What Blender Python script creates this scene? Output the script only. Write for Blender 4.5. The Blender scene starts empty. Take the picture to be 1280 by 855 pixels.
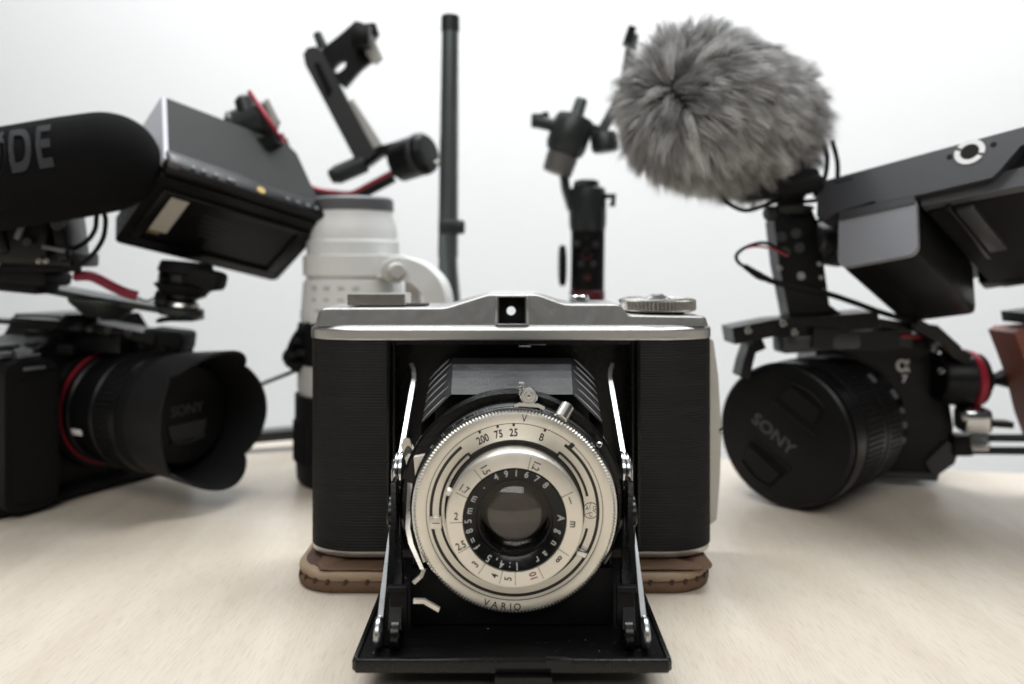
import bpy, bmesh, math, random
import numpy as np
from mathutils import Vector, Matrix
random.seed(7)
SC = bpy.context.scene
COL = SC.collection
S = 0.001                      # everything below is written in millimetres
PI = math.pi
def V(*a): return Vector(a)

# ------------------------------------------------------------ camera
F, HX, HY, CZ = 965.0, 640.0, 330.0, 123.0
cd = bpy.data.cameras.new('camera')
cam = bpy.data.objects.new('camera', cd); COL.objects.link(cam)
cam.location = (0, 0, CZ*S); cam.rotation_euler = (PI/2, 0, 0)
cd.sensor_width = 36; cd.lens = F/1280*36
cd.shift_y = (HY-427.5)/1280
cd.clip_start = 0.01; cd.clip_end = 50
cd.dof.use_dof = True; cd.dof.focus_distance = 0.250; cd.dof.aperture_fstop = 6.8
cd.dof.aperture_blades = 7
SC.camera = cam

# ------------------------------------------------------------ light
w = bpy.data.worlds.new('World'); SC.world = w; w.use_nodes = True
bg = w.node_tree.nodes['Background']
bg.inputs[0].default_value = (0.90, 0.96, 1.0, 1); bg.inputs[1].default_value = 0.06
def area(name, loc, target, sx, sy, power, col):
    l = bpy.data.lights.new(name, 'AREA'); l.shape = 'RECTANGLE'; l.size = sx; l.size_y = sy
    l.energy = power; l.color = col
    o = bpy.data.objects.new(name, l); COL.objects.link(o); o.location = loc
    d = Vector(target)-Vector(loc); o.rotation_euler = d.to_track_quat('-Z', 'Y').to_euler()
    return o
area('ceiling_panel', (0.1, 0.80, 2.2), (0.1, 1.65, 0.0), 2.4, 0.8, 78.0, (0.955, 0.985, 1.0))
area('ceiling_panel_rear', (-0.2, -1.6, 1.9), (0.05, 0.7, 0.25), 2.2, 1.1, 34.0, (1.0, 0.985, 0.96))
SC.view_settings.view_transform = 'Standard'; SC.view_settings.look = 'None'
SC.view_settings.exposure = 0.0; SC.view_settings.gamma = 1.0
SC.render.engine = 'CYCLES'
try:
    SC.cycles.use_denoising = True
    SC.cycles.max_bounces = 8; SC.cycles.caustics_reflective = False; SC.cycles.caustics_refractive = False
except Exception: pass

# ------------------------------------------------------------ helpers
def P(px, py, Y): return V((px-HX)/F*Y, Y, CZ-(py-HY)/F*Y)
def frame(o, x, y):                       # right-handed frame: x kept, y made square to it
    x = Vector(x).normalized(); y = Vector(y); y = (y-x*y.dot(x)).normalized(); z = x.cross(y)
    m = Matrix((x, y, z)).transposed().to_4x4(); m.translation = Vector(o); return m
def axf(o, z, up=(0, 0, 1)):              # frame whose z runs along an axis, y towards up
    z = Vector(z).normalized(); up = Vector(up)
    if abs(z.dot(up.normalized())) > .98: up = V(0, 1, 0)
    x = up.cross(z).normalized(); y = z.cross(x)
    m = Matrix((x, y, z)).transposed().to_4x4(); m.translation = Vector(o); return m
def front(x, Y, z): return frame((x, Y, z), (1, 0, 0), (0, 0, 1))   # z points at the viewer
I4 = Matrix.Identity(4)

class G:
    def __init__(s): s.v = []; s.f = []
    def add(s, vs, fs, m=I4):
        b = len(s.v); s.v += [m @ Vector(q) for q in vs]; s.f += [[b+i for i in f] for f in fs]; return s
    def bm(s, bm, m=I4):
        bm.verts.index_update(); s.add([v.co.copy() for v in bm.verts], [[v.index for v in f.verts] for f in bm.faces], m); bm.free(); return s
    def box(s, c, d, bev=0, m=I4, seg=2):
        b = bmesh.new(); bmesh.ops.create_cube(b, size=1)
        for v in b.verts: v.co = Vector((v.co.x*d[0]+c[0], v.co.y*d[1]+c[1], v.co.z*d[2]+c[2]))
        if bev > 0: bmesh.ops.bevel(b, geom=b.edges[:], offset=bev, segments=seg, profile=.5, affect='EDGES')
        return s.bm(b, m)
    def prism(s, pts, z0, z1, bev=0, m=I4, seg=2):
        a = sum(pts[i][0]*pts[(i+1) % len(pts)][1]-pts[(i+1) % len(pts)][0]*pts[i][1] for i in range(len(pts)))
        if a < 0: pts = pts[::-1]
        b = bmesh.new(); n = len(pts)
        lo = [b.verts.new((x, y, z0)) for x, y in pts]; hi = [b.verts.new((x, y, z1)) for x, y in pts]
        b.faces.new(lo[::-1]); b.faces.new(hi)
        for i in range(n): b.faces.new((lo[i], lo[(i+1) % n], hi[(i+1) % n], hi[i]))
        if bev > 0:
            es = [e for e in b.edges if e.calc_face_angle(0) > .5]
            bmesh.ops.bevel(b, geom=es, offset=bev, segments=seg, profile=.5, affect='EDGES')
        return s.bm(b, m)
    def lathe(s, prof, m=I4, n=48, teeth=0, depth=0, span=None):
        # prof: (r, z) ; teeth: knurls on points whose third entry is true
        vs = []; fs = []; k = len(prof)
        for i in range(n):
            a = 2*PI*i/n
            for p in prof:
                r = p[0]
                if len(p) > 2 and p[2] and i % 2: r -= depth
                vs.append((r*math.cos(a), r*math.sin(a), p[1]))
        for i in range(n):
            j = (i+1) % n
            for q in range(k-1):
                fs.append([i*k+q, j*k+q, j*k+q+1, i*k+q+1])
        b = bmesh.new(); bv = [b.verts.new(q) for q in vs]
        for f in fs:
            try: b.faces.new([bv[i] for i in f])
            except ValueError: pass
        if prof[0][0] > 1e-6 and prof[0][0] != prof[-1][0] or True:
            pass
        bmesh.ops.remove_doubles(b, verts=b.verts, dist=1e-5)
        bmesh.ops.recalc_face_normals(b, faces=b.faces)
        return s.bm(b, m)
    def cyl(s, p0, p1, r0, r1=None, n=24, bev=0.0):
        r1 = r0 if r1 is None else r1; p0 = Vector(p0); p1 = Vector(p1); L = (p1-p0).length
        b = min(bev, r0*.5, r1*.5, L*.4)
        pr = [(0, 0), (r0-b, 0), (r0, b), (r1, L-b), (r1-b, L), (0, L)] if b > 0 else [(0, 0), (r0, 0), (r1, L), (0, L)]
        return s.lathe(pr, axf(p0, p1-p0), n)
    def tube(s, pts, r, n=8, smooth=0):
        pts = [Vector(p) for p in pts]
        if smooth: pts = crom(pts, smooth)
        rs = r if isinstance(r, (list, tuple)) else [r]*len(pts)
        if len(rs) != len(pts): rs = [np.interp(i/(len(pts)-1)*(len(rs)-1), range(len(rs)), rs) for i in range(len(pts))]
        t = (pts[1]-pts[0]).normalized(); u = t.orthogonal().normalized(); vs = []; fs = []
        for i, p in enumerate(pts):
            t = (pts[min(i+1, len(pts)-1)]-pts[max(i-1, 0)]).normalized()
            u = (u-t*u.dot(t)).normalized(); w_ = t.cross(u)
            for k in range(n):
                a = 2*PI*k/n; vs.append(p+(u*math.cos(a)+w_*math.sin(a))*rs[i])
        for i in range(len(pts)-1):
            for k in range(n):
                k2 = (k+1) % n; fs.append([i*n+k, i*n+k2, (i+1)*n+k2, (i+1)*n+k])
        fs.append(list(range(n))[::-1]); fs.append([(len(pts)-1)*n+k for k in range(n)])
        return s.add(vs, fs)
    def strip(s, pts, wdir, w, t):        # flat bar following pts; wdir = width direction
        pts = [Vector(p) for p in pts]; wd = Vector(wdir).normalized(); vs = []; fs = []
        for i, p in enumerate(pts):
            d = (pts[min(i+1, len(pts)-1)]-pts[max(i-1, 0)]).normalized(); n = d.cross(wd).normalized()
            ww = w[i] if isinstance(w, (list, tuple)) else w
            for a, b in ((-1, -1), (1, -1), (1, 1), (-1, 1)): vs.append(p+wd*a*ww/2+n*b*t/2)
        for i in range(len(pts)-1):
            for k in range(4): fs.append([i*4+k, i*4+(k+1) % 4, i*4+4+(k+1) % 4, i*4+4+k])
        fs.append([3, 2, 1, 0]); q = (len(pts)-1)*4; fs.append([q, q+1, q+2, q+3])
        return s.add(vs, fs)
    def arc(s, r, w, a0, a1, z0, z1, m=I4, n=None):   # raised ring sector, angles in degrees
        n = n or max(3, int(abs(a1-a0)/4)); vs = []; fs = []
        for i in range(n+1):
            a = math.radians(a0+(a1-a0)*i/n); c, q = math.cos(a), math.sin(a)
            for rr, zz in ((r-w/2, z0), (r+w/2, z0), (r+w/2, z1), (r-w/2, z1)): vs.append((rr*c, rr*q, zz))
        for i in range(n):
            for k in range(4): fs.append([i*4+k, i*4+(k+1) % 4, i*4+4+(k+1) % 4, i*4+4+k])
        fs.append([3, 2, 1, 0]); q = n*4; fs.append([q, q+1, q+2, q+3])
        return s.add(vs, fs, m)
    def text(s, body, size, m, ext=0.05, fat=0.0, sx=1.0, space=1.0):
        c = bpy.data.curves.new('t', 'FONT'); c.body = body; c.size = size; c.extrude = ext; c.offset = fat
        c.align_x = 'CENTER'; c.align_y = 'CENTER'; c.resolution_u = 3; c.space_character = space
        o = bpy.data.objects.new('t', c); COL.objects.link(o)
        me = bpy.data.meshes.new_from_object(o.evaluated_get(bpy.context.evaluated_depsgraph_get()))
        vs = [(v.co.x*sx, v.co.y, v.co.z) for v in me.vertices]; fs = [list(p.vertices) for p in me.polygons]
        bpy.data.objects.remove(o); bpy.data.curves.remove(c); bpy.data.meshes.remove(me)
        return s.add(vs, fs, m)
def crom(p, k):
    p = [p[0]*2-p[1]]+p+[p[-1]*2-p[-2]]; o = []
    for i in range(1, len(p)-2):
        for j in range(k):
            t = j/k; a, b, c, d = p[i-1:i+3]
            o.append(.5*((2*b)+(c-a)*t+(2*a-5*b+4*c-d)*t*t+(3*b-a-3*c+d)*t**3))
    o.append(p[-2]); return o
def rrect(x0, y0, x1, y1, r, n=6):
    o = []
    for cx, cy, a in ((x1-r, y1-r, 0), (x0+r, y1-r, 90), (x0+r, y0+r, 180), (x1-r, y0+r, 270)):
        for i in range(n+1):
            t = math.radians(a+90*i/n); o.append((cx+r*math.cos(t), cy+r*math.sin(t)))
    return o

WL = {}
def emit(name, g, mat, parent=None, label=None, kind=None, angle=32, world=None):
    me = bpy.data.meshes.new(name)
    off = WL[parent.name] if parent is not None else (Vector(world) if world else V(0, 0, 0))
    me.from_pydata([((v-off)*S)[:] for v in g.v], [], g.f)
    me.materials.append(mat)
    me.polygons.foreach_set('use_smooth', [True]*len(me.polygons)); me.set_sharp_from_angle(angle=math.radians(angle))
    o = bpy.data.objects.new(name, me); COL.objects.link(o)
    if parent is not None: o.parent = parent
    else: o.location = off*S
    WL[o.name] = off
    if label: o['label'] = label
    if kind: o['kind'] = kind
    return o
def thing(name, label, cat, loc, group=None):
    o = bpy.data.objects.new(name, None); COL.objects.link(o); o.empty_display_size = .02
    o.location = Vector(loc)*S; WL[o.name] = Vector(loc); o['label'] = label; o['category'] = cat
    if group: o['group'] = group
    return o
def solo(name, g, mat, label, cat, loc, group=None):
    o = emit(name, g, mat, None, label, world=loc); o['category'] = cat
    if group: o['group'] = group
    return o

def mat(name, col, rough=.5, metal=0.0, bump=0.0, bscale=800, var=0.0, vscale=60, coat=0.0, spec=.5, rvar=0.0,
        stretch=(1, 1, 1), dust=0.0):
    m = bpy.data.materials.new(name); m.use_nodes = True; nt = m.node_tree; N = nt.nodes; L = nt.links
    b = N['Principled BSDF']; b.inputs['Base Color'].default_value = (*col, 1); b.inputs['Roughness'].default_value = rough
    b.inputs['Metallic'].default_value = metal; b.inputs['Coat Weight'].default_value = coat
    b.inputs['Coat Roughness'].default_value = .12; b.inputs['Specular IOR Level'].default_value = spec
    tc = N.new('ShaderNodeTexCoord'); mp = N.new('ShaderNodeMapping'); mp.inputs['Scale'].default_value = stretch
    L.new(tc.outputs['Object'], mp.inputs[0])
    colsock = None
    if var or rvar:
        n = N.new('ShaderNodeTexNoise'); n.inputs['Scale'].default_value = vscale; n.inputs['Detail'].default_value = 6
        n.inputs['Roughness'].default_value = .65; L.new(mp.outputs[0], n.inputs['Vector'])
        if var:
            mx = N.new('ShaderNodeMixRGB'); mx.blend_type = 'MIX'
            mx.inputs[1].default_value = (*[c*(1-var) for c in col], 1); mx.inputs[2].default_value = (*[min(1, c*(1+var)) for c in col], 1)
            L.new(n.outputs[0], mx.inputs[0]); colsock = mx.outputs[0]; L.new(colsock, b.inputs['Base Color'])
        if rvar:
            mr = N.new('ShaderNodeMapRange'); mr.inputs[1].default_value = .3; mr.inputs[2].default_value = .7
            mr.inputs[3].default_value = max(.02, rough-rvar); mr.inputs[4].default_value = rough+rvar
            L.new(n.outputs[0], mr.inputs[0]); L.new(mr.outputs[0], b.inputs['Roughness'])
    if dust:
        n = N.new('ShaderNodeTexNoise'); n.inputs['Scale'].default_value = 900; n.inputs['Detail'].default_value = 2
        L.new(tc.outputs['Object'], n.inputs['Vector'])
        r = N.new('ShaderNodeValToRGB'); r.color_ramp.elements[0].position = .735; r.color_ramp.elements[1].position = .76
        L.new(n.outputs[0], r.inputs[0])
        mx = N.new('ShaderNodeMixRGB'); mx.inputs[2].default_value = (dust, dust, dust*.93, 1); L.new(r.outputs[0], mx.inputs[0])
        if colsock: L.new(colsock, mx.inputs[1])
        else: mx.inputs[1].default_value = (*col, 1)
        L.new(mx.outputs[0], b.inputs['Base Color'])
    if bump:
        n = N.new('ShaderNodeTexNoise'); n.inputs['Scale'].default_value = bscale; n.inputs['Detail'].default_value = 4
        L.new(mp.outputs[0], n.inputs['Vector'])
        bp = N.new('ShaderNodeBump'); bp.inputs['Strength'].default_value = bump; bp.inputs['Distance'].default_value = .0004
        L.new(n.outputs[0], bp.inputs['Height']); L.new(bp.outputs[0], b.inputs['Normal'])
    return m
M = {}
M['satin'] = mat('satin_aluminium', (.58, .58, .575), .32, 1, .10, 1800, .04, 300, rvar=.025)
M['chrome'] = mat('polished_chrome', (.58, .585, .59), .16, 1, .03, 500, .08, 80, rvar=.07)
M['dull_chrome'] = mat('worn_chrome', (.52, .51, .48), .26, 1, .03, 500, .05, 25, rvar=.03)
M['cream'] = mat('cream_anodised_metal', (.71, .68, .615), .32, .85, .10, 1800, .07, 120, rvar=.05)
M['cream2'] = mat('cream_scale_metal', (.72, .685, .62), .34, .75, .06, 1600, .08, 150, rvar=.05)
M['leather'] = mat('black_leatherette', (.0068, .0068, .0064), .55, 0, .6, 1400, .3, 60, spec=.26, rvar=.08)
M['bellows'] = mat('bellows_leathercloth', (.015, .0155, .017), .45, 0, .5, 1100, .25, 120, rvar=.1)
M['strut'] = mat('nickel_strut', (.40, .41, .42), .3, 1, .05, 500, .1, 80, rvar=.06)
M['fold'] = mat('fold_highlight_grey', (.32, .32, .33), .35, 0, .2, 900, .3, 200)  # pale grey that puts the bellows ridge highlights into the colour
M['enamel'] = mat('black_enamel', (.004, .004, .004), .26, 0, .15, 700, .2, 60, spec=.3, rvar=.08)
M['enamel_dust'] = mat('dusty_black_enamel', (.004, .004, .0045), .42, 0, .3, 900, .2, 60, spec=.15, rvar=.08, dust=.35)
M['flat_black'] = mat('flat_black_paint', (.004, .004, .004), .7, 0, 0, 600, .2, 60, spec=.2)
M['ink'] = mat('engraved_black_ink', (.02, .017, .014), .6)
M['red_ink'] = mat('engraved_red_ink', (.22, .03, .02), .6)
M['white_ink'] = mat('engraved_white_ink', (.42, .42, .41), .6)
M['case'] = mat('brown_case_leather', (.125, .074, .046), .7, 0, 1.2, 350, .45, 90, rvar=.1, spec=.25)
M['case_edge'] = mat('tan_case_leather', (.31, .222, .150), .65, 0, 1.0, 350, .35, 90, rvar=.1)
M['case_dark'] = mat('worn_case_leather', (.075, .04, .026), .7, 0, .8, 500, .4, 90)
M['thread'] = mat('dark_thread', (.05, .025, .015), .8)
M['plastic'] = mat('black_plastic', (.005, .005, .0054), .36, 0, .15, 900, .2, 60, spec=.25, rvar=.08)
M['rubber'] = mat('black_rubber', (.005, .005, .0054), .7, 0, .3, 1200, .2, 60, spec=.2)
M['grey_plastic'] = mat('dark_grey_plastic', (.024, .025, .027), .45, 0, .15, 900, .12, 60, rvar=.05)
M['mid_grey'] = mat('mid_grey_coating', (.105, .107, .118), .42, 0, .10, 900, .06, 60)
M['gunmetal'] = mat('gunmetal_anodised', (.035, .040, .040), .38, .45, .1, 900, .15, 60, rvar=.06)
M['pole'] = mat('pole_metal', (.20, .225, .225), .30, .8, .05, 900, .12, 60)
M['red'] = mat('red_anodised', (.33, .022, .04), .4, .2)
M['dark_red'] = mat('dark_red_sleeve', (.22, .008, .03), .55, 0, .3, 900)
M['white_lens'] = mat('white_lens_coating', (.74, .75, .74), .4, 0, .1, 600, .05, 40)
M['white_lens2'] = mat('off_white_rubber', (.52, .52, .50), .55, 0, .1, 600, .05, 40)
M['label'] = mat('paper_label', (.42, .40, .36), .6, 0, 0, 1, .1, 300)
M['brass'] = mat('brass', (.35, .25, .10), .5, .8)
M['foam'] = mat('black_foam', (.006, .006, .0065), .95, 0, .9, 1500, .2, 200, spec=.1)
M['foam_print'] = mat('grey_print', (.040, .042, .046), .85, spec=.2)
M['wood_red'] = mat('red_brown_wood', (.20, .062, .040), .45, 0, .1, 300, .35, 60, stretch=(1, 1, .15))
M['white_print'] = mat('white_print', (.75, .75, .75), .5)
M['grey_print2'] = mat('cap_print', (.17, .17, .17), .5)

def turned(m):                       # lathe-turned face: highlights stretch along the radius
    nt = m.node_tree; t = nt.nodes.new('ShaderNodeTangent'); t.direction_type = 'RADIAL'; t.axis = 'Y'
    b = nt.nodes['Principled BSDF']; nt.links.new(t.outputs[0], b.inputs['Tangent']); b.inputs['Anisotropic'].default_value = .8; b.inputs['Anisotropic Rotation'].default_value = .25
turned(M['cream']); turned(M['cream2'])
def glass():
    m = bpy.data.materials.new('coated_lens_glass'); m.use_nodes = True; b = m.node_tree.nodes['Principled BSDF']
    b.inputs['Base Color'].default_value = (.80, .76, .71, 1); b.inputs['Roughness'].default_value = .10
    b.inputs['Transmission Weight'].default_value = 1; b.inputs['IOR'].default_value = 1.5
    return m
M['glass'] = glass()
M['inner'] = mat('inner_lens_element', (.026, .023, .019), .22, 0, 0, 1, .1, 60, coat=.5)

def wood_table():
    m = bpy.data.materials.new('pale_maple_laminate'); m.use_nodes = True; nt = m.node_tree; N = nt.nodes; L = nt.links
    b = N['Principled BSDF']; tc = N.new('ShaderNodeTexCoord')
    mp = N.new('ShaderNodeMapping'); mp.inputs['Rotation'].default_value = (0, 0, math.radians(4)); mp.inputs['Scale'].default_value = (7, 1, 1)
    L.new(tc.outputs['Object'], mp.inputs[0])
    n1 = N.new('ShaderNodeTexNoise'); n1.inputs['Scale'].default_value = 9; n1.inputs['Detail'].default_value = 9; n1.inputs['Roughness'].default_value = .62
    n1.inputs['Distortion'].default_value = .5
    L.new(mp.outputs[0], n1.inputs['Vector'])
    r = N.new('ShaderNodeValToRGB'); e = r.color_ramp.elements
    e[0].position = .30; e[0].color = (.54, .468, .382, 1); e[1].position = .72; e[1].color = (.615, .553, .468, 1)
    L.new(n1.outputs[0], r.inputs[0])
    mp2 = N.new('ShaderNodeMapping'); mp2.inputs['Rotation'].default_value = (0, 0, math.radians(4)); mp2.inputs['Scale'].default_value = (230, 15, 1)
    L.new(tc.outputs['Object'], mp2.inputs[0])
    n2 = N.new('ShaderNodeTexNoise'); n2.inputs['Scale'].default_value = 8; n2.inputs['Detail'].default_value = 3
    L.new(mp2.outputs[0], n2.inputs['Vector'])
    mr = N.new('ShaderNodeMapRange'); mr.inputs[1].default_value = .33; mr.inputs[2].default_value = .5; mr.inputs[3].default_value = .86; mr.inputs[4].default_value = 1
    L.new(n2.outputs[0], mr.inputs[0])
    mx = N.new('ShaderNodeMixRGB'); mx.blend_type = 'MULTIPLY'; mx.inputs[0].default_value = 1
    L.new(r.outputs[0], mx.inputs[1]); L.new(mr.outputs[0], mx.inputs[2]); L.new(mx.outputs[0], b.inputs['Base Color'])
    b.inputs['Roughness'].default_value = .34; b.inputs['Specular IOR Level'].default_value = .5
    bp = N.new('ShaderNodeBump'); bp.inputs['Strength'].default_value = .08; bp.inputs['Distance'].default_value = .0002
    L.new(n2.outputs[0], bp.inputs['Height']); L.new(bp.outputs[0], b.inputs['Normal'])
    return m
M['table'] = wood_table()
M['wall'] = mat('white_wall_paint', (.86, .865, .87), .8, 0, .15, 120, .015, 3)

# ------------------------------------------------------------ setting
ed = V(1, -.197, 0).normalized(); en = V(.197, 1, 0).normalized()    # far edge of the table runs slightly towards us on the right
g = G(); e0 = V(-183, 548, 0)
a = e0-ed*1100; b_ = e0+ed*1500
g.prism([(a.x, a.y), (b_.x, b_.y), (b_.x-en.x*950, b_.y-en.y*950), (a.x-en.x*950, a.y-en.y*950)], -25, 0, 1.2)
emit('table', g, M['table'], kind='structure')
g = G(); c = e0+en*1120; a = c-ed*3600; b_ = c+ed*3600
g.prism([(a.x, a.y), (b_.x, b_.y), (b_.x+en.x*60, b_.y+en.y*60), (a.x+en.x*60, a.y+en.y*60)], -900, 2600)
emit('wall', g, M['wall'], kind='structure')
g = G(); g.box((0, 300, -770), (7200, 4200, 40)); emit('floor', g, mat('pale_floor', (.62, .61, .59), .5, 0, .1, 40, .05, 4), kind='structure')
g = G(); g.box((0, 300, 2560), (7200, 4200, 60)); emit('ceiling', g, M['wall'], kind='structure')

# ------------------------------------------------------------ leather case under the camera
case = thing('leather_case', 'brown leather camera case lying flat under the old folding camera', 'camera case', (-4, 310, 0))
def slab(g, x0, y0, x1, y1, r, z0, z1, wav=0.0, bev=1.0, seed=0, nn=10):
    rnd = random.Random(seed); pts = rrect(x0, y0, x1, y1, r, nn); o = []
    for i in range(len(pts)):
        a, b = Vector(pts[i]), Vector(pts[(i+1) % len(pts)]); k = max(1, int((b-a).length/4))
        for j in range(k): o.append(a+(b-a)*j/k)
    n = len(o); ph = [rnd.uniform(0, 6.28) for _ in range(4)]
    rings = [(z0, .6), (z0+.5, 0), ((z0+z1)/2, -.35), (z1-.5, -.1), (z1, .4), (z1+.05, 4), (z1-.1, 12)]
    cx, cy = (x0+x1)/2, (y0+y1)/2; vs = []; fs = []
    for zi, (z, ins) in enumerate(rings):
        for i, p in enumerate(o):
            d = Vector((cx-p.x, cy-p.y)); d = Vector((min(1, max(-1, d.x/30)), min(1, max(-1, d.y/14))))
            wv = wav*(math.sin(i*.31+ph[0])+.7*math.sin(i*.73+ph[1])+.5*math.sin(i*1.37+ph[2]))
            q = p+d*ins; up = (z-z0)/(z1-z0)
            vs.append((q.x+wv*.25, q.y+wv*.4*(1 if zi > 2 else .3), z+wv*max(0, up)*.8))
    for k in range(len(rings)-1):
        for i in range(n): fs.append([k*n+i, k*n+(i+1) % n, (k+1)*n+(i+1) % n, (k+1)*n+i])
    fs.append([(len(rings)-1)*n+i for i in range(n)]); fs.append(list(range(n))[::-1])
    g.add(vs, fs); return o
g = G(); out = slab(g, -83.2, 287.8, 76.7, 337.2, 17, 0.0, 4.3, .24, seed=1); emit('sole', g, M['case'], case, angle=60)
g = G(); slab(g, -83, 288.0, 76.5, 337, 17, 4.1, 7.7, .24, seed=3); emit('side_strip', g, M['case_edge'], case, angle=60, label='tan leather edge strip pierced by stitches')
g = G(); slab(g, -80.6, 290.6, 74.2, 335, 15.5, 7.5, 8.4, .30, seed=5); emit('lining', g, M['case_dark'], case, angle=60)
g = G(); slab(g, -74, 288.9, 75.9, 330, 6, 8.2, 9.1, .55, seed=8); emit('flap', g, M['case'], case, angle=60)
pr = G(); pr.box((0, 0, 0), (1.3, .9, 2.0), .25); stitch_me = None
per = []; acc = 0
for i in range(len(out)):
    a, b = out[i], out[(i+1) % len(out)]; acc += (b-a).length
    if acc > 5.2:
        acc = 0
        if a.y < 302 and not (-46 < a.x < 40): per.append((a, (b-a).normalized()))
for k, (p, d) in enumerate(per):
    if stitch_me is None:
        o = emit('stitch', pr, M['thread'], case); stitch_me = o.data
        o.data.transform(Matrix.Translation(WL[case.name]*S))
    else:
        o = bpy.data.objects.new('stitch', stitch_me); COL.objects.link(o); o.parent = case
    o.location = (Vector((p.x, p.y, 4.3))-WL[case.name])*S
    o.rotation_euler = (0, random.uniform(.2, .7), math.atan2(d.y, d.x))

# ------------------------------------------------------------ the folding camera
fc = thing('folding_camera', 'old folding camera with silver top plate and extended lens standing on brown leather', 'camera', (0, 296, 9.9))
YF, YB = 296.0, 329.0
Z0, ZP0, ZP1, ZT0, ZT1 = 10.3, 12.8, 93.8, 93.9, 99.2
XL, XR = -79.6, 79.0
# ribbed side panels
def plan(x_in, x_out, r, yf, yb):
    s = 1 if x_out > x_in else -1; pts = [(x_in, yf)]
    rx = r/13.0*21.0
    for i in range(1, 3): pts.append((x_in+(x_out-s*rx-x_in)*i/3, yf))
    for i in range(0, 15):
        a = math.radians(90*i/14); pts.append((x_out-s*rx+s*rx*math.sin(a), yf+r-r*math.cos(a)))
    pts.append((x_out, yb)); return pts
RX, RY = 21.0, 13.0
def ell(x0, x1, y0, y1, ins=0.0, n=14):            # plan outline with long rounded ends in front, square-ish behind
    x0 += ins; x1 -= ins; y0 += ins; y1 -= ins; rx, ry = RX-ins, RY-ins*.5; o = []
    for i in range(n+1):
        a = math.radians(90*i/n); o.append((x0+rx-rx*math.cos(a), y0+ry-ry*math.sin(a)))
    for i in range(n+1):
        a = math.radians(90-90*i/n); o.append((x1-rx+rx*math.cos(a), y0+ry-ry*math.sin(a)))
    for i in range(5):
        a = math.radians(90*i/4); o.append((x1-4+4*math.cos(a), y1-4+4*math.sin(a)))
    for i in range(5):
        a = math.radians(90+90*i/4); o.append((x0+4+4*math.cos(a), y1-4+4*math.sin(a)))
    return o
def rings(g, lv):                                   # lv: (z, inset) from bottom to top
    vs = []; fs = []; n = None
    for z, ins in lv:
        o = ell(XL-.2, XR, YF-.9, YB+.6, ins); n = len(o); vs += [(x, y, z) for x, y in o]
    for k in range(len(lv)-1):
        for i in range(n): fs.append([k*n+i, k*n+(i+1) % n, (k+1)*n+(i+1) % n, (k+1)*n+i])
    fs.append(list(range(n))[::-1]); fs.append([(len(lv)-1)*n+i for i in range(n)])
    return g.add(vs, fs)
def panel(name, x_in, x_out, pitch=1.13):
    base = plan(x_in, x_out, 13.0, YF, YB); n = len(base); vs = []; fs = []; z = ZP0; rows = 0
    nrm = []
    for i, p in enumerate(base):
        a = Vector(base[max(i-1, 0)]); b = Vector(base[min(i+1, n-1)]); t = (b-a).normalized()
        nn_ = Vector((t.y, -t.x));
        if nn_.y > .2 or (abs(nn_.y) < .2 and nn_.x*(x_out-x_in) < 0): nn_ = -nn_
        nrm.append(nn_)
    while z < ZP1:
        for dz, o in ((0, -.09), (pitch*.30, .06+random.uniform(-.02, .03)), (pitch*.7, .06+random.uniform(-.02, .03))):
            if z+dz > ZP1: break
            for i, p in enumerate(base):
                e = min(1, i/1.0) if i == 0 else 1
                vs.append((p[0]+nrm[i].x*o, p[1]+nrm[i].y*o, z+dz))
            rows += 1
        z += pitch
    for r in range(rows-1):
        for i in range(n-1): fs.append([r*n+i, r*n+i+1, (r+1)*n+i+1, (r+1)*n+i])
    gg = G(); gg.add(vs, fs)
    return emit(name, gg, M['leather'], fc, angle=20)
panel('side_panel', -48, XL); panel('side_panel', 49, XR)
# body box behind them: two end shells and the dark bay between
g = G()
for xi, xo in ((-47.2, XL+.25), (48.2, XR-.25)):
    pts = plan(xi, xo, 12.8, YF+.25, YB); pts += [(xi, YB)]
    g.prism(pts, ZP0-.05, ZP1, 0)
g.box((.5, YB-1.5, (ZP0+ZP1)/2), (95.3, 3, ZP1-ZP0-.1)); g.box((.5, (YF+YB)/2+.6, ZP1-.9), (95.3, YB-YF-1, 1.7)); g.box((.5, (YF+YB)/2+.6, ZP0+1.2), (95.3, YB-YF-1, 2.3))
emit('body_shell', g, M['enamel'], fc)
for x, s in ((-47.3, -1), (48.4, 1)):
    g = G(); g.box((x, YF-.2, (ZP0+ZP1)/2), (1.3, 2.2, ZP1-ZP0-.3), .35); g.box((x-s*2.1, YF+.9, (ZP0+ZP1)/2), (1.0, 2.2, ZP1-ZP0-.3), .3)
    emit('opening_frame', g, M['enamel'], fc)
g = G(); g.box((9.5, YF+2.2, 92.0), (7, .8, .5), .1); g.box((5, YF+2.2, 91.2), (5, .8, .3), .1); emit('latch_plate', g, M['dull_chrome'], fc)
# base plate
def stadium(x0, x1, y0, y1, r, n=10):
    return rrect(x0, y0, x1, y1, r, n)
g = G(); rings(g, [(Z0-.2, 1.6), (Z0+.3, .9), (Z0+1.0, .65), (ZP0-.1, .6)]); emit('base_plate', g, M['satin'], fc)
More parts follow.
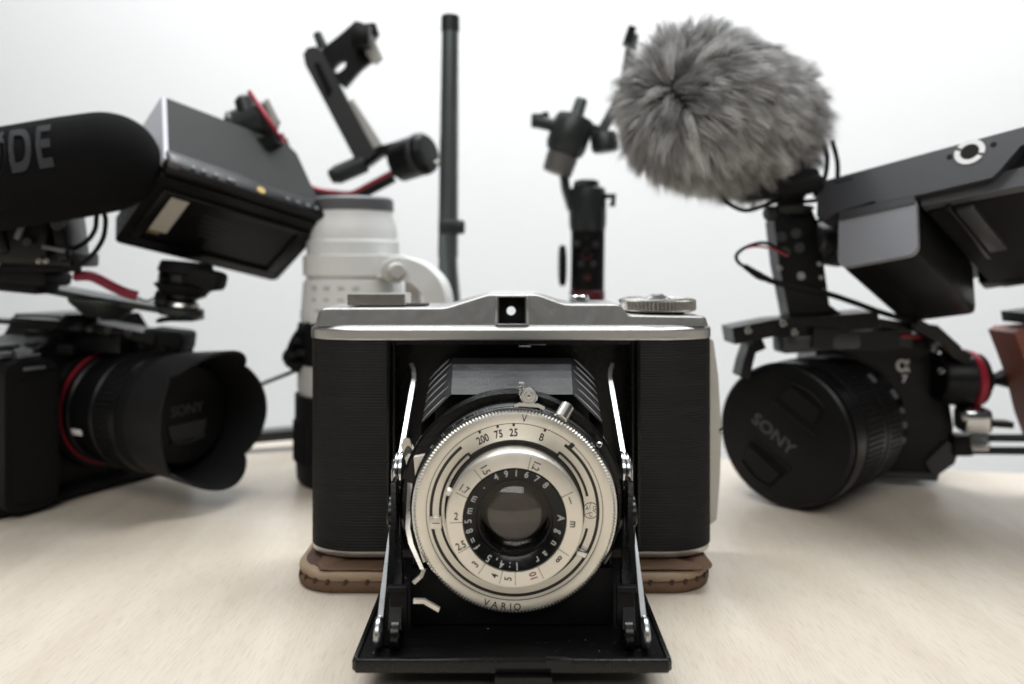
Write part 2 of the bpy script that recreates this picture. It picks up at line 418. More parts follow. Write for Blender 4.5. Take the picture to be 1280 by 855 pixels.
# top plate: flange with a sloping ledge + housing with humped profile
g = G(); rings(g, [(ZT0, .25), (ZT0+.3, 0), (ZT0+.45, 0), (97.4, 0), (97.55, 0), (97.95, .12), (98.3, .5), (98.75, 1.3), (99.1, 2.2), (99.3, 3.0), (99.35, 4.5)])
flange = emit('top_flange', g, M['satin'], fc, angle=50)
prof = [(-73.4, ZT1), (-72.8, 102), (-71.6, 104.8), (-70.3, 106.0), (-68.5, 106.25), (-27.2, 106.4), (-25, 106.7), (-23, 107.3), (-12.2, 110.7), (-10.2, 111.3), (-8.6, 111.6), (8.6, 111.6), (10.2, 111.4), (11.8, 110.9),
        (18.6, 108.4), (20.6, 107.9), (23, 107.75), (40.6, 107.75), (41.6, 107.4), (42.4, 106.6), (44.2, 104.4), (45.0, 103.8), (46.2, 103.5), (70.6, 103.0), (71.9, 102.7), (72.6, 101.9), (73.4, ZT1)]
prof = [(p[0]+(-3.0 if p[0] < -60 else 2.6 if p[0] > 60 else 0), p[1]) for p in prof]
xs = sorted(set([round(-76.4+i*.6, 3) for i in range(int(152.4/.6)+1)]+[p[0] for p in prof]))
def zt(x): return float(np.interp(x, [p[0] for p in prof], [p[1] for p in prof]))
def yfront(x, z):
    r = 2.5; e = 76.5-abs(x); o = 0 if e > r else r-math.sqrt(max(0, r*r-(r-e)**2))
    return YF+2.3+o+(z-ZT1)*.08
vs = []; fs = []
for x in xs:
    z = zt(x); zz = max(ZT1+.02, z); c = min(.8, max(.02, (zz-ZT1)*.35)); yb0 = YB-1-(yfront(x, ZT1)-YF-2.3)
    yf = yfront(x, zz)
    ro = [(x, yfront(x, ZT1-.3), ZT1-.3), (x, yfront(x, max(ZT1-.2, zz-c-.25)), max(ZT1-.2, zz-c-.25)), (x, yfront(x, zz-c), zz-c), (x, yf+.12*c, zz-c*.55), (x, yf+.45*c, zz-c*.15), (x, yf+1.2*c, zz),
          (x, yb0-1.2*c, zz), (x, yb0-.3*c, zz-c*.3), (x, yb0, zz-c), (x, yb0, ZT1-.3)]
    if ro[6][1] < ro[5][1]:
        mid = (ro[5][1]+ro[6][1])/2; ro = [(q[0], min(q[1], mid) if k < 6 else max(q[1], mid), q[2]) for k, q in enumerate(ro)]
    vs += ro
k = 10
for i in range(len(xs)-1):
    for q in range(k): fs.append([i*k+q, i*k+(q+1) % k, (i+1)*k+(q+1) % k, (i+1)*k+q])
fs.append(list(range(k))); fs.append([(len(xs)-1)*k+q for q in range(k)][::-1])
b = bmesh.new(); bv = [b.verts.new(q) for q in vs]
for f in fs:
    try: b.faces.new([bv[i] for i in f])
    except ValueError: pass
bmesh.ops.recalc_face_normals(b, faces=b.faces)
g = G(); g.bm(b)
house = emit('top_housing', g, M['satin'], fc, angle=28)
# cut the finder window right through the housing
g = G(); g.box((0, 315, 104.9), (10.5, 50, 10.5), 0); cut = emit('cutter', g, M['satin'], fc)
md = house.modifiers.new('b', 'BOOLEAN'); md.object = cut; md.operation = 'DIFFERENCE'; md.solver = 'EXACT'
bpy.context.view_layer.update()
me = bpy.data.meshes.new_from_object(house.evaluated_get(bpy.context.evaluated_depsgraph_get()))
house.modifiers.clear(); house.data = me; me.set_sharp_from_angle(angle=math.radians(28)); bpy.data.objects.remove(cut)
g = G()
for sx in (-1, 1):
    g.box((sx*6.0, YF+2.0, 105.2), (1.0, 2.2, 11.6), .3)
g.box((0, YF+2.0, 99.7), (12, 2.0, .5), .15); g.box((0, YF+2.3, 110.6), (12.6, 1.6, .7), .2)
emit('finder_frame', g, M['satin'], fc)
g = G()
for sx in (-1, 1): g.box((sx*4.9, 314, 105), (.5, 30, 10.2))
g.box((0, 314, 109.9), (9.3, 30, .4)); g.box((0, 314, 99.95), (9.3, 30, .4))
# plate with round eyepiece hole
nh = 24; hz = 104.6; hx = -.35; hr = 1.75; yy = 303.0
ring = [(hx+hr*math.cos(2*PI*i/nh), hz+hr*math.sin(2*PI*i/nh)) for i in range(nh)]
sq = []
for x, z in ring:
    dx, dz = x-hx, z-hz; t = 5.0/max(abs(dx), abs(dz)); sq.append((max(-4.8, min(4.8, hx+dx*t)), max(100, min(109.8, hz+dz*t))))
vs = [(x, yy, z) for x, z in ring]+[(x, yy, z) for x, z in sq]+[(x, yy+1, z) for x, z in ring]+[(x, yy+1, z) for x, z in sq]
fs = []
for i in range(nh):
    j = (i+1) % nh; fs += [[i, j, nh+j, nh+i], [2*nh+i, 3*nh+i, 3*nh+j, 2*nh+j], [i, 2*nh+i, 2*nh+j, j]]
g.add(vs, fs)
emit('viewfinder', g, M['flat_black'], fc, angle=40)
# left knob, release button, winding knob
g = G(); g.prism(rrect(-64.2, 300, -41.5, 319, 1.0), 106.9, 111.2, .3); emit('accessory_shoe', g, M['dull_chrome'], fc)
g = G(); g.prism(rrect(-60.5, 302, -33.6, 317, 3), 106.0, 107.0, .3); emit('shoe_base', g, M['flat_black'], fc)
g = G(); g.cyl((27.0, 311, 107.2), (27.0, 311, 110.6), 4.0, 4.0, 32, .6); emit('release_button', g, M['chrome'], fc)
g = G()
kp = [(0, 0), (14.0, 0), (15.1, .4, 1), (15.5, .9, 1), (15.5, 4.3, 1), (15.1, 4.8, 1), (13.6, 5.3), (13.2, 5.0), (0, 5.0)]
g.lathe(kp, Matrix.Translation((58.8, 313, 104.0)), 116, 1, .75); kn = emit('winding_knob', g, M['dull_chrome'], fc, angle=25)
g = G(); g.lathe([(0, 0), (5.2, 0), (5.2, .5), (3.6, 1.3), (1.8, 1.5), (0, 1.5)], Matrix.Translation((58.8, 313, 109.0)), 32); g.box((58.8, 313, 110.6), (5, 1.1, .5), .1, frame((0, 0, 0), (1, 0, 0), (0, 1, 0)))
emit('knob_screw', g, M['chrome'], kn)
g = G(); g.cyl((57.8, 314, 102.5), (57.8, 314, 104.2), 12, 12, 40); emit('knob_collar', g, M['flat_black'], fc)
# back door edge seen at the right, with rivet
g = G(); fr_ = frame((0, YB+1.2, 0), (1, 0, 0), (0, 0, 1))
pts = [P(888, 424, YB+1), P(892, 426, YB+1), P(898, 470, YB+1), P(902, 540, YB+1), P(900, 600, YB+1), P(896, 650, YB+1), P(888, 656, YB+1)]
pts = [(74.0, 92.5)]+[(p.x, p.z) for p in pts]+[(74.0, 12)]
g.prism(pts, -2.2, 0, .4, fr_); bd = emit('back_door', g, mat('bare_door_metal', (.50, .49, .46), .45, .6, .1, 900, .1, 90), fc, label='bare metal back door edge showing at one side')
g = G(); g.cyl((88.6, YB+2.6, 51.5), (90.2, YB+2.6, 51.5), 2.0, 1.6, 20, .3); emit('door_rivet', g, M['chrome'], bd)

# bellows
g = G(); CB = 49.5; rows = []
NP = 5; y_b, y_f = 300.0, 243.0
for i in range(NP*2+1):
    t = i/(NP*2); y = y_b+(y_f-y_b)*t; hw = 31.0-3.6*t; hh = 36.3-4.5*t
    out_ = 1.25 if i % 2 == 0 else -1.25; c = 8.2+out_
    hw += out_; hh += out_*.5
    rows.append([(-hw, y, CB-hh+c), (-hw, y, CB+hh-c), (-hw+c, y, CB+hh), (hw-c, y, CB+hh), (hw, y, CB+hh-c), (hw, y, CB-hh+c), (hw-c, y, CB-hh), (-hw+c, y, CB-hh)])
vs = [q for r in rows for q in r]; fs = []
for i in range(len(rows)-1):
    for q in range(8): fs.append([i*8+q, i*8+(q+1) % 8, (i+1)*8+(q+1) % 8, (i+1)*8+q])
b = bmesh.new(); bv = [b.verts.new(q) for q in vs]
for f in fs: b.faces.new([bv[i] for i in f])
bmesh.ops.bevel(b, geom=[e for e in b.edges if e.calc_face_angle(0) > .25], offset=.28, segments=2, affect='EDGES')
g.bm(b); bel = emit('bellows', g, M['bellows'], fc, angle=30)
for i in range(0, len(rows), 2):  # pale tubes along the corner ridges paint their bright highlights
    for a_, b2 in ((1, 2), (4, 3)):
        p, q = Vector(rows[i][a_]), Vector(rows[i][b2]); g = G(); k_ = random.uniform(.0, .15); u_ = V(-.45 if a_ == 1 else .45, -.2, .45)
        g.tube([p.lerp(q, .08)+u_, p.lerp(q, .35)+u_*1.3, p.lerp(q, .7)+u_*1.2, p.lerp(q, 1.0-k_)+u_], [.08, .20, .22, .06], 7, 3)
        emit('fold_highlight', g, M['fold'], bel)

# ---- bed (drop door)
bed = None
g = G(); HB, FBY = 44.6, 213.5
bp_ = [(-HB+.4, 291), (HB-.4, 291), (HB, FBY+2), (HB-1.6, FBY), (-HB+1.6, FBY), (-HB, FBY+2)]
g.prism(bp_, 9.9, 12.4, .5); bed = emit('bed', g, M['enamel_dust'], fc)
g = G(); g.box((0, FBY+.9, 11.6), (2*HB-2, 2.0, 3.9), .6); emit('bed_lip', g, M['enamel'], bed)
for s in (-1, 1):
    g = G(); g.box((s*(HB-.9), 252, 12.0), (1.4, 74, 2.9), .4); emit('bed_rim', g, M['enamel'], bed)
g = G(); g.prism([(-4.7, 9.7), (11, 9.7), (10.4, 0.2), (-4.2, 0.2)], -3, 1.2, .7, frame((0, FBY-1, 0), (1, 0, 0), (0, 0, 1))); emit('bed_foot', g, M['enamel'], fc)
g = G(); g.box((13.0, FBY+.2, 13.3), (7.6, 2.6, 1.7), .3); emit('bed_catch', g, M['enamel'], bed)
# ---- lens standard
g = G(); g.box((0, 243, 32), (62, 2.2, 37), .6)
g.prism([(-31, 13), (31, 13), (31, 30), (-31, 30)], -3.2, 0, .6, front(0, 236, 0))
emit('lens_standard', g, M['enamel_dust'], fc)
g = G()
g.lathe([(29, 0), (34.9, 0), (34.9, 3.4), (34.0, 4.4), (31, 4.6), (29, 4.6)], front(0, 243.5, 48.9), 96)
emit('shutter_back_ring', g, M['enamel'], fc, angle=35)
# arms: lower black links and silver braces, both sides
def arm(s):
    px = lambda x: s*x
    g = G(); bar = [V(px(33.4), 222.5, 16), V(px(34.8), 234, 27.5), V(px(37.2), 246, 38.5), V(px(38.3), 252.5, 43.5)]
    wd = V(0, .7, -.7)
    g.strip(bar, wd, [8, 7, 6, 7], 3.6); g.cyl((px(37.9), 252.5, 43.5), (px(40.2), 252.5, 43.5), 4.0, 4.0, 28, .4); g.cyl((px(32.0), 222.5, 16.5), (px(34.9), 222.5, 16.5), 4.2, 4.2, 28, .4)
    a = emit('lower_link', g, M['enamel'], fc)
    g = G(); g.strip([V(px(36.2), 229, 13), V(px(36.4), 232, 26), V(px(35.6), 236, 46), V(px(36.4), 240, 56)], V(0, 1, 0), [13, 11, 8, 7], 1.5)
    g.cyl((px(35.6), 238.5, 46), (px(38.2), 238.5, 46), 4.0, 4.0, 24, .4)
    emit('standard_arm', g, M['enamel'], fc)
    g = G(); g.box((px(33.0), 225.4, 22.5), (5.0, 2, 10.5), .4); g.box((px(33.4), 225.2, 28.4), (5.8, 2.6, 1.6), .3); emit('arm_bracket', g, M['enamel_dust'], fc)
    g = G(); g.strip([V(px(38.0), 222.8, 15.5), V(px(38.2), 231, 24), V(px(38.3), 242, 34), V(px(38.0), 254, 45)], wd, [7.4, 6.4, 4, 3], 1.5)
    g.cyl((px(37.3), 221.9, 17.2), (px(39.2), 221.9, 17.2), 4.4, 4.4, 32, .5)
    emit('lower_brace', g, M['strut'], fc)
    g = G(); g.strip([V(px(37.9), 262.5, 56), V(px(37.7), 284, 70), V(px(37.4), 296, 78.6), V(px(37.9), 299, 81), V(px(39.2), 301, 83.5)], V(0, .7, -.85), [4.2, 3.6, 3.6, 3.4, 2.5], 1.5)
    emit('upper_strut', g, M['strut'], fc)
    g = G(); g.cyl((px(36.4), 262, 52.9), (px(37.9), 262, 52.9), 6.6, 6.6, 36, .4); g.cyl((px(38.2), 262, 52.9), (px(39.4), 262, 52.9), 6.4, 6.4, 36, .4); g.cyl((px(39.5), 262, 52.9), (px(40.3), 262, 52.9), 5.4, 4.9, 36, .4)
    emit('strut_pivot', g, M['chrome'], fc)
arm(-1); arm(1)
# knurled locking lever on the viewer's left and its long release strip
g = G(); lp = lambda x, y, Y: P(x, y, Y)
g.strip([lp(507, 548, 243), lp(512, 560, 242), lp(513, 600, 240), lp(510, 660, 236), lp(514, 680, 234), lp(528, 712, 231)], V(1, 0, 0), [2.0, 3.0, 1.5, 1.4, 1.5, 1.2], 1.6)
rl = emit('release_lever', g, M['cream'], fc, label='thin cream metal lever running down beside the dial')
g = G()
for i in range(7):
    t = i/6; g.tube([lp(504+9*t, 556-9*math.sin(t*2.6), 242.0), lp(506+9*t, 572-6*math.sin(t*2.6), 240.8)], .42, 6)
g.prism([(q.x, q.z) for q in (lp(501, 556, 241.5), lp(506, 547, 241.5), (lp(512, 548, 241.5)), lp(516, 562, 241.5), lp(515, 578, 241.5), lp(508, 578, 241.5))], 0, 1, .3, front(0, 242, 0))
emit('lever_grip', g, M['dull_chrome'], rl)
g = G(); g.strip([lp(530, 711, 231), lp(527, 719, 230.5), lp(517, 728, 230)], V(0, 1, 0), 1.2, 1.2); emit('lever_hook', g, M['cream'], rl)
g = G(); g.strip([lp(517, 751, 226), lp(530, 751, 226), lp(549, 762, 224.5)], V(0, 1, 0), 1.2, 1.2); emit('focus_stop', g, M['cream'], fc)

# ---- shutter and lens
DM = front(0.75, 231, 48.85)            # face of the dial
g = G()
g.lathe([(27, -9.2), (31.4, -9.2), (31.7, -8.6), (31.7, -3.4), (31.2, -2.6), (27, -2.5)], DM, 96); sc_ = emit('aperture_ring', g, M['enamel'], fc, angle=35)
g = G(); g.lathe([(30.6, -2.9), (31.0, -2.4), (30.9, -1.5), (30.0, -1.2), (29, -1.2)], DM, 128); emit('bright_rim', g, M['chrome'], fc)
g = G()
def ringtext(g, chars, r, size, m, tops_out=True, z=0.0, sx=.85, fat=0.0, ext=.03):
    for ch, a in chars:
        t = math.radians(a); c, q = math.cos(t), math.sin(t)
        up = V(c, q, 0) if tops_out else V(-c, -q, 0); xx = V(up.y, -up.x, 0)
        lm = Matrix((xx, up, V(0, 0, 1))).transposed().to_4x4(); lm.translation = V(r*c, r*q, z)
        g.text(ch, size, m @ lm, ext, fat, sx)
for ch, a in (('4,5', 106), ('5,6', 112), ('8', 119), ('11', 126), ('16', 134), ('22', 143), ('32', 75), ('-', 70), ('+', 64)):
    ringtext(g, [(ch, a)], 31.0, 1.5, DM, True, -2.45)
emit('aperture_lettering', g, M['white_ink'], sc_)
g = G()                                                            # main dial disc, knurled rim
nt = 364
g.lathe([(19.0, -1.3), (28.7, -1.3), (29.5, -1.3, 1), (30.4, -1.0, 1), (30.4, -.35, 1), (29.9, 0.0, 1), (29.2, .12), (27.0, .12), (26.6, .0), (26.3, -.12), (19.0, -.12)], DM, nt, 1, .6)
dial = emit('shutter_dial', g, M['cream'], fc, angle=24)
g = G(); z0, z1 = -.2, -.07
g.arc(26.45, .16, 0, 360, z0, .03, DM, 120)
g.arc(25.0, .92, 129.4, 413, z0, z1, DM, 90)                       # long outer slot
g.arc(21.15, .78, 52, 128, z0, z1, DM, 30); g.arc(22.25, .78, 129.5, 186, z0, z1, DM, 24); g.arc(22.25, .78, 191, 347, z0, z1, DM, 60); g.arc(22.25, .78, 12, 52.5, z0, z1, DM, 18)
g.arc(21.7, 1.6, 51.8, 53.6, z0, z1, DM, 3); g.arc(21.7, 1.6, 127.5, 129.5, z0, z1, DM, 3); g.arc(20.2, .7, -20, 200, z0, z1, DM, 60)
emit('dial_slot', g, M['ink'], dial, angle=50)
g = G(); g.arc(20.35, 1.3, 0, 360, -.25, -.09, DM, 90); emit('focus_gap', g, M['flat_black'], dial)
g = G()
for a in (113.6, 101.2, 90.5, 69.5): g.arc(26.0, .75, a-.8, a+.8, 0, .05, DM, 2)
ringtext(g, [('2', 116.6), ('0', 113.6), ('0', 110.6), ('7', 103.2), ('5', 100.0), ('2', 92.2), ('5', 89.0), ('B', 70.0)], 23.6, 3.2, DM, True, -.05, .78, .06)
ringtext(g, [('V', 84.0)], 28.0, 3.3, DM, True, .16, .8, .02)
for ch, a in zip('VARIO', (-107.2, -102.0, -96.6, -92.4, -88.3)): ringtext(g, [(ch, a)], 28.5, 2.9, DM, False, .16, .95, .03)
emit('dial_lettering', g, M['ink'], dial)
LG = DM @ Matrix.Translation((22.85, .35, 0))
g = G(); g.arc(2.35, .2, 0, 360, -.12, -.06, LG, 36)
for a in (90, 210, 330):
    t = math.radians(a); g.tube([LG @ V(.5*math.cos(t+.6), .5*math.sin(t+.6), -.06), LG @ V(1.3*math.cos(t+.25), 1.3*math.sin(t+.25), -.06), LG @ V(2.3*math.cos(t), 2.3*math.sin(t), -.06)], .08, 5)
for a in (30, 150, 270):
    t = math.radians(a); g.arc(1.1, .12, 0, 0, 0, 0, LG, 1) if False else None
for ch, a in (('A', 150), ('G', 30), ('C', 270)):
    t = math.radians(a); g.text(ch, 1.9, LG @ Matrix.Translation((1.3*math.cos(t), 1.3*math.sin(t), -.08)), .03, .0, .8)
emit('maker_emblem', g, M['ink'], dial)
g = G(); g.box((-23.45, -3.0, .55), (3.6, 3.7, 1.5), .35, DM); sl = emit('selector_tab', g, M['cream2'], dial)
g = G(); g.box((-23.4, -3.0, 1.32), (2.4, .22, .06), 0, DM); emit('tab_mark', g, M['ink'], sl)
g = G(); m_ = DM @ Matrix.Translation((20.0, -11.8, 1.0)) @ Matrix.Rotation(math.radians(-28), 4, 'Z')
g.box((0, 0, 0), (3.0, 1.8, 2.2), .3, m_); emit('aperture_pointer', g, M['chrome'], dial)
g = G(); m_ = DM @ Matrix.Translation((16.9, 19.6, .1)) @ Matrix.Rotation(math.radians(45), 4, 'Z'); g.box((0, 0, 0), (2.2, 1.3, .3), .1, m_); emit('index_stud', g, M['ink'], dial)
# small fittings on the top of the shutter
g = G()
for r0, r1, z0, z1 in ((0, 2.7, -2, .9),): g.lathe([(0, z0), (r1, z0), (r1, z1-.3), (r1-.3, z1), (2.2, z1), (2.0, z1-.5), (1.5, z1-.5), (1.4, z1+.1), (1.0, z1+.1), (.9, z1-.2), (.5, z1-.2), (.45, z1+.3), (0, z1+.4)], front(5.1, 234, 83.5-.6), 36)
g.strip([V(.6, 233.6, 80), V(2.2, 233.6, 80.6), V(8, 233.6, 80.2), V(9.8, 233.6, 79.3)], V(0, 1, 0), 1.2, 1.1)
emit('cocking_post', g, M['chrome'], fc, angle=25)
g = G()
for i in range(5): g.box((2.9, 236.5, 83.2+i*.85), (1.7-.1*(i % 2), 1.8, .6), .12)
emit('cocking_lever', g, M['chrome'], fc)
g = G(); g.cyl(P(700, 524, 233), P(710, 507, 236), 2.2, 2.1, 28, .3); emit('sync_socket', g, M['dull_chrome'], fc)
g = G(); g.prism([(q.x, q.z) for q in (P(517, 572, 236), P(536, 568, 236), P(540, 578, 236), P(521, 618, 236))], -3, 0, .6, front(0, 236, 0)); emit('shutter_tab', g, M['cream'], fc)
g = G(); g.prism([(q.x, q.z) for q in (P(516, 664, 231), P(520, 652, 231), P(530, 680, 231), P(541, 700, 231), P(528, 706, 231))], -1.4, 0, .4, front(0, 232.5, 0)); emit('release_tab', g, M['cream'], fc)
g = G(); g.cyl(P(749, 556, 232.5), P(749, 556, 230), 1.0, .8, 14, .2); emit('dial_screw', g, M['chrome'], dial)
# focusing ring
FM = front(0.75, 222.6, 49.1)
g = G()
g.lathe([(14.9, -.6), (15.1, -.05), (18.9, .0), (19.6, -.25), (19.9, -.8), (20.0, -2.2), (19.6, -2.6), (19.6, -8.4), (14.9, -8.4)], FM, 128)
fo = emit('focusing_ring', g, M['cream2'], fc, angle=30)
g = G(); rg = G()
for a in (128.7, 154.8, 182.3, 210.3, 236, 256.6, 270.7, 296.4, 326.8, 26, 75.3):
    t = math.radians(a); lm = Matrix.Rotation(t, 4, 'Z'); (rg if a == 296.4 else g).box((16.85, 0, .03), (3.8, .15, .07), 0, FM @ lm)
def radial(g, s, a, r, size, extra=0):
    t = math.radians(a); lm = Matrix.Translation((r*math.cos(t), r*math.sin(t), .02)) @ Matrix.Rotation(t+PI+extra, 4, 'Z'); g.text(s, size, FM @ lm, .03, .05, .8)
for s, a, r in (('1.5', 120.5, 16.9), ('1.7', 148.5, 17.2), ('2', 176.5, 16.9), ('2.5', 205.5, 17.1), ('3', 228.5, 17.0), ('4', 250.5, 17.0), ('5', 264, 17.0), ('8', 319, 17.0), ('1', 20, 17.0), ('1.2', 68.5, 16.9)):
    radial(g, s, a, r, 3.0)
radial(rg, '10', 289, 17.0, 3.0); radial(g, 'm', -4, 17.0, 3.2, PI/2)
emit('distance_scale', g, M['ink'], fo); emit('distance_mark', rg, M['red_ink'], fo, label='dark red ten metre mark')
g = G(); g.cyl(FM @ V(-19.2, 7.4, -3.5), FM @ V(-19.2, 7.4, -1.6), 1.2, 1.0, 18, .3); g.cyl(FM @ V(-19.6, -2.0, -5), FM @ V(-19.6, -2.0, -3), 1.1, 1.0, 18, .3); emit('ring_screw', g, M['cream2'], fo)
# name ring and glass
g = G(); g.lathe([(14.95, -.5), (14.8, -.2), (14.6, -.15), (12.2, -1.0), (11.2, -1.6), (11.0, -2.4), (10.5, -2.5), (10.3, -7), (14.95, -7)], FM, 96); nr = emit('name_ring', g, M['enamel'], fc, angle=30)
g = G(); NMz = -.42
for ch, a in (('A', 2), ('g', -15.5), ('n', -31), ('a', -48), ('r', -60), ('1', -87), (':', -96), ('4', -106), (',', -114), ('5', -124), ('f', -144), ('=', -154), ('8', -166), ('5', -178), ('m', -191), ('m', -207), ('.', -226),
              ('4', -246.5), ('9', -259.5), ('1', -272), ('6', -285), ('7', -298.5), ('8', -312)):
    t = math.radians(a); c, q = math.cos(t), math.sin(t); up = V(c, q, .0); nv = V(-.33*c, -.33*q, .94).normalized(); up = (up-nv*up.dot(nv)).normalized(); xx = up.cross(nv)
    lm = Matrix((xx, up, nv)).transposed().to_4x4(); lm.translation = V(13.35*c, 13.35*q, -.50); g.text(ch, 3.0, FM @ lm, .03, .03, .85)
emit('name_lettering', g, M['white_ink'], nr)
g = G(); R = 17.0; r_ = 10.6; h = R-math.sqrt(R*R-r_*r_); pr_ = [(r_*i/14, -5.4+(math.sqrt(R*R-(r_*i/14)**2)-(R-h))) for i in range(15)]
g.lathe(pr_+[(r_, -6.6)]+[(r_*(14-i)/14, -6.6-.8*math.sin(i/14*PI/2)) for i in range(1, 15)], FM, 64); emit('front_element', g, M['glass'], fc, angle=60)
g = G(); g.lathe([(10.5, -7.0), (10.5, -8.4), (8.8, -8.8), (8.6, -13)], FM, 64); g.lathe([(8.6, -13), (0, -13.2)], FM, 64); emit('lens_barrel', g, M['flat_black'], fc)
g = G(); g.lathe([(0, -9.6)]+[(8.6*i/10, -9.6-1.7*(i/10)**2) for i in range(1, 11)]+[(8.6, -12.6), (0, -12.6)], FM, 48); emit('inner_element', g, M['inner'], fc, angle=60)

# ============================================================ gear standing behind
# ---- white telephoto lens standing on its hood
wl = thing('telephoto_lens', 'white telephoto lens standing upright on its black hood, strap hanging at its side', 'camera lens', (-91, 445, 0))
def LZ(py, Y=445): return CZ-(py-HY)/F*Y
WX = -91.5; WM = Matrix.Translation((WX, 445, 0))
g = G(); g.lathe([(0, 0), (29.5, 0), (31.5, 3), (32.5, 18), (32.5, LZ(488)-.5), (0, LZ(488)-.5)], WM, 64); emit('lens_hood', g, M['rubber'], wl)
g = G()
for i in range(40):
    a = 2*PI*i/40; g.box((WX+32.6*math.cos(a), 445+32.6*math.sin(a), 24), (1.8, 1.8, 22), .4, I4, 1)
o = emit('grip_rib', g, M['rubber'], wl, kind='stuff')
g = G(); g.lathe([(0, LZ(488)), (30.5, LZ(488)), (31.2, LZ(480)), (30.8, LZ(452)), (0, LZ(452))], WM, 64); emit('barrel_band', g, M['white_lens2'], wl)
g = G(); g.lathe([(28, LZ(452)), (31.0, LZ(451)), (31.5, LZ(440)), (31.5, LZ(412)), (30.6, LZ(402)), (28, LZ(401))], WM, 64); emit('focus_grip', g, M['rubber'], wl)
g = G(); g.lathe([(20, LZ(402)), (29.2, LZ(401)), (29.8, LZ(392)), (29.2, LZ(385)), (28.0, LZ(352)), (26.2, LZ(348)), (26.2, LZ(303)), (25.3, LZ(300)), (25.0, LZ(283)), (22.8, LZ(272)), (22.6, LZ(262)), (20, LZ(261))], WM, 64); emit('barrel', g, M['white_lens'], wl, angle=25)
g = G(); g.lathe([(0, LZ(265)), (22.9, LZ(265)), (23.2, LZ(262)), (23.0, LZ(251)), (21.4, LZ(248)), (0, LZ(248))], WM, 64); emit('rear_cap', g, M['mid_grey'], wl)
g = G(); g.lathe([(25.4, LZ(340)), (26.5, LZ(339)), (26.5, LZ(334)), (25.4, LZ(333))], WM, 64); emit('barrel_seam', g, M['white_lens2'], wl)
for a, zz in ((-125, 372), (-108, 372), (-92, 372), (-76, 372), (-125, 358), (-108, 358), (-92, 358), (-76, 358), (-118, 385), (-98, 385)):
    t = math.radians(a); r = 28.6 if zz < 380 else 29.5; mm = axf((WX+r*math.cos(t), 445+r*math.sin(t), LZ(zz)), (math.cos(t), math.sin(t), 0))
    g = G(); g.box((0, 0, 0), (3.6, 1.8, 1.0), .3, mm); emit('switch', g, M['white_lens2'], wl)
g = G(); g.lathe([(26.3, LZ(345)), (28.2, LZ(344)), (28.2, LZ(320)), (26.3, LZ(319))], WM, 64)
pts = [P(478, 333, 426), P(505, 335, 421), P(526, 342, 419), P(541, 355, 417), P(548, 372, 417), P(550, 396, 418)]
g.strip(crom(pts, 5), V(.15, 1, 0), 18, 12.0); g.box(P(517, 368, 430), (9, 10, 16), 1.5); emit('tripod_collar', g, M['white_lens'], wl)
g = G(); g.cyl(P(491, 337, 428), P(494, 338, 412), 7.5, 7.0, 30, .8); g.cyl(P(494, 338, 412), P(497, 339, 405), 4.5, 4.0, 24, .6); emit('collar_knob', g, M['white_lens2'], wl)
g = G(); g.box(P(538, 373, 418), (7, 8, 5), .8); emit('collar_foot_bolt', g, M['plastic'], wl)
# strap bunched at its side, and the thin cord running off to the left
g = G(); rnd = random.Random(4)
for pts, r in (([(392, 404), (376, 414), (366, 430), (362, 448), (368, 458), (378, 452)], 2.3), ([(394, 410), (380, 424), (372, 440), (370, 452), (362, 455), (360, 446), (366, 428)], 2.2), ([(390, 420), (374, 434), (360, 440), (358, 450), (372, 462), (384, 458)], 1.9),
                ([(392, 432), (383, 446), (376, 458), (366, 452), (368, 436), (380, 418)], 2.1)):
    q = [P(x, y, 428+rnd.uniform(-5, 5)) for x, y in pts]; g.tube(q, r, 8, 6)
for x, y in ((371, 426), (364, 444), (377, 441)): g.box(P(x, y, 421), (6, 3.5, 4), 1, Matrix.Rotation(0, 4, 'Z'))
stp = solo('lens_strap', g, M['rubber'], 'bunched black strap hanging beside the white lens', 'strap', P(372, 440, 428))
g = G(); g.tube([P(384, 455, 430), P(365, 465, 440), P(340, 475, 460), P(315, 485, 480), P(285, 500, 490), P(240, 520, 500)], 1.15, 8, 6)
solo('cord', g, M['rubber'], 'thin black cord stretched from the lens strap to behind the petal lens hood', 'cord', P(315, 485, 480))
g = G(); a, b = P(400, 538, 522), P(250, 551, 500); g.strip([a, b], V(0, 0, 1), 6.5, 14)
solo('gimbal_leg', g, M['grey_plastic'], 'flat dark grey bar lying behind the white lens, low at the table edge', 'tripod leg', (a+b)/2)

# ---- black pole
pl = thing('light_pole', 'tall thin dark metal pole standing upright behind the old camera', 'pole', P(562, 560, 478))
Yp = 478; ax = lambda y: P(563-(y-20)*.010, y, Yp)
g = G(); g.cyl(ax(322), ax(40), 6.3, 5.4, 32, .3); emit('outer_tube', g, M['pole'], pl)
g = G(); g.cyl(ax(41), ax(19), 5.9, 5.8, 32, 1.0); emit('end_cap', g, M['gunmetal'], pl)
g = G(); g.cyl(P(554.5, 325, Yp-2), P(558, 30, Yp-2), 2.6, 2.0, 20, .3); emit('inner_tube', g, M['pole'], pl)
g = G(); g.box(P(563, 284, Yp), (14, 14, 9), 1.5); g.box(P(574, 284, Yp-2), (7, 8, 8.5), 1.5); g.cyl(P(573, 284, Yp-8), P(573, 284, Yp-2), 2.4, 2.4, 18, .4); emit('clamp', g, M['gunmetal'], pl)
g = G(); zb = P(560, 330, Yp); g.lathe([(0, -124+1.2), (10, -122), (9.5, -60), (7.6, -18), (6.2, -4), (5.8, 4), (0, 4)], Matrix.Translation((zb.x, zb.y, zb.z)), 32); emit('flared_base', g, M['pole'], pl)

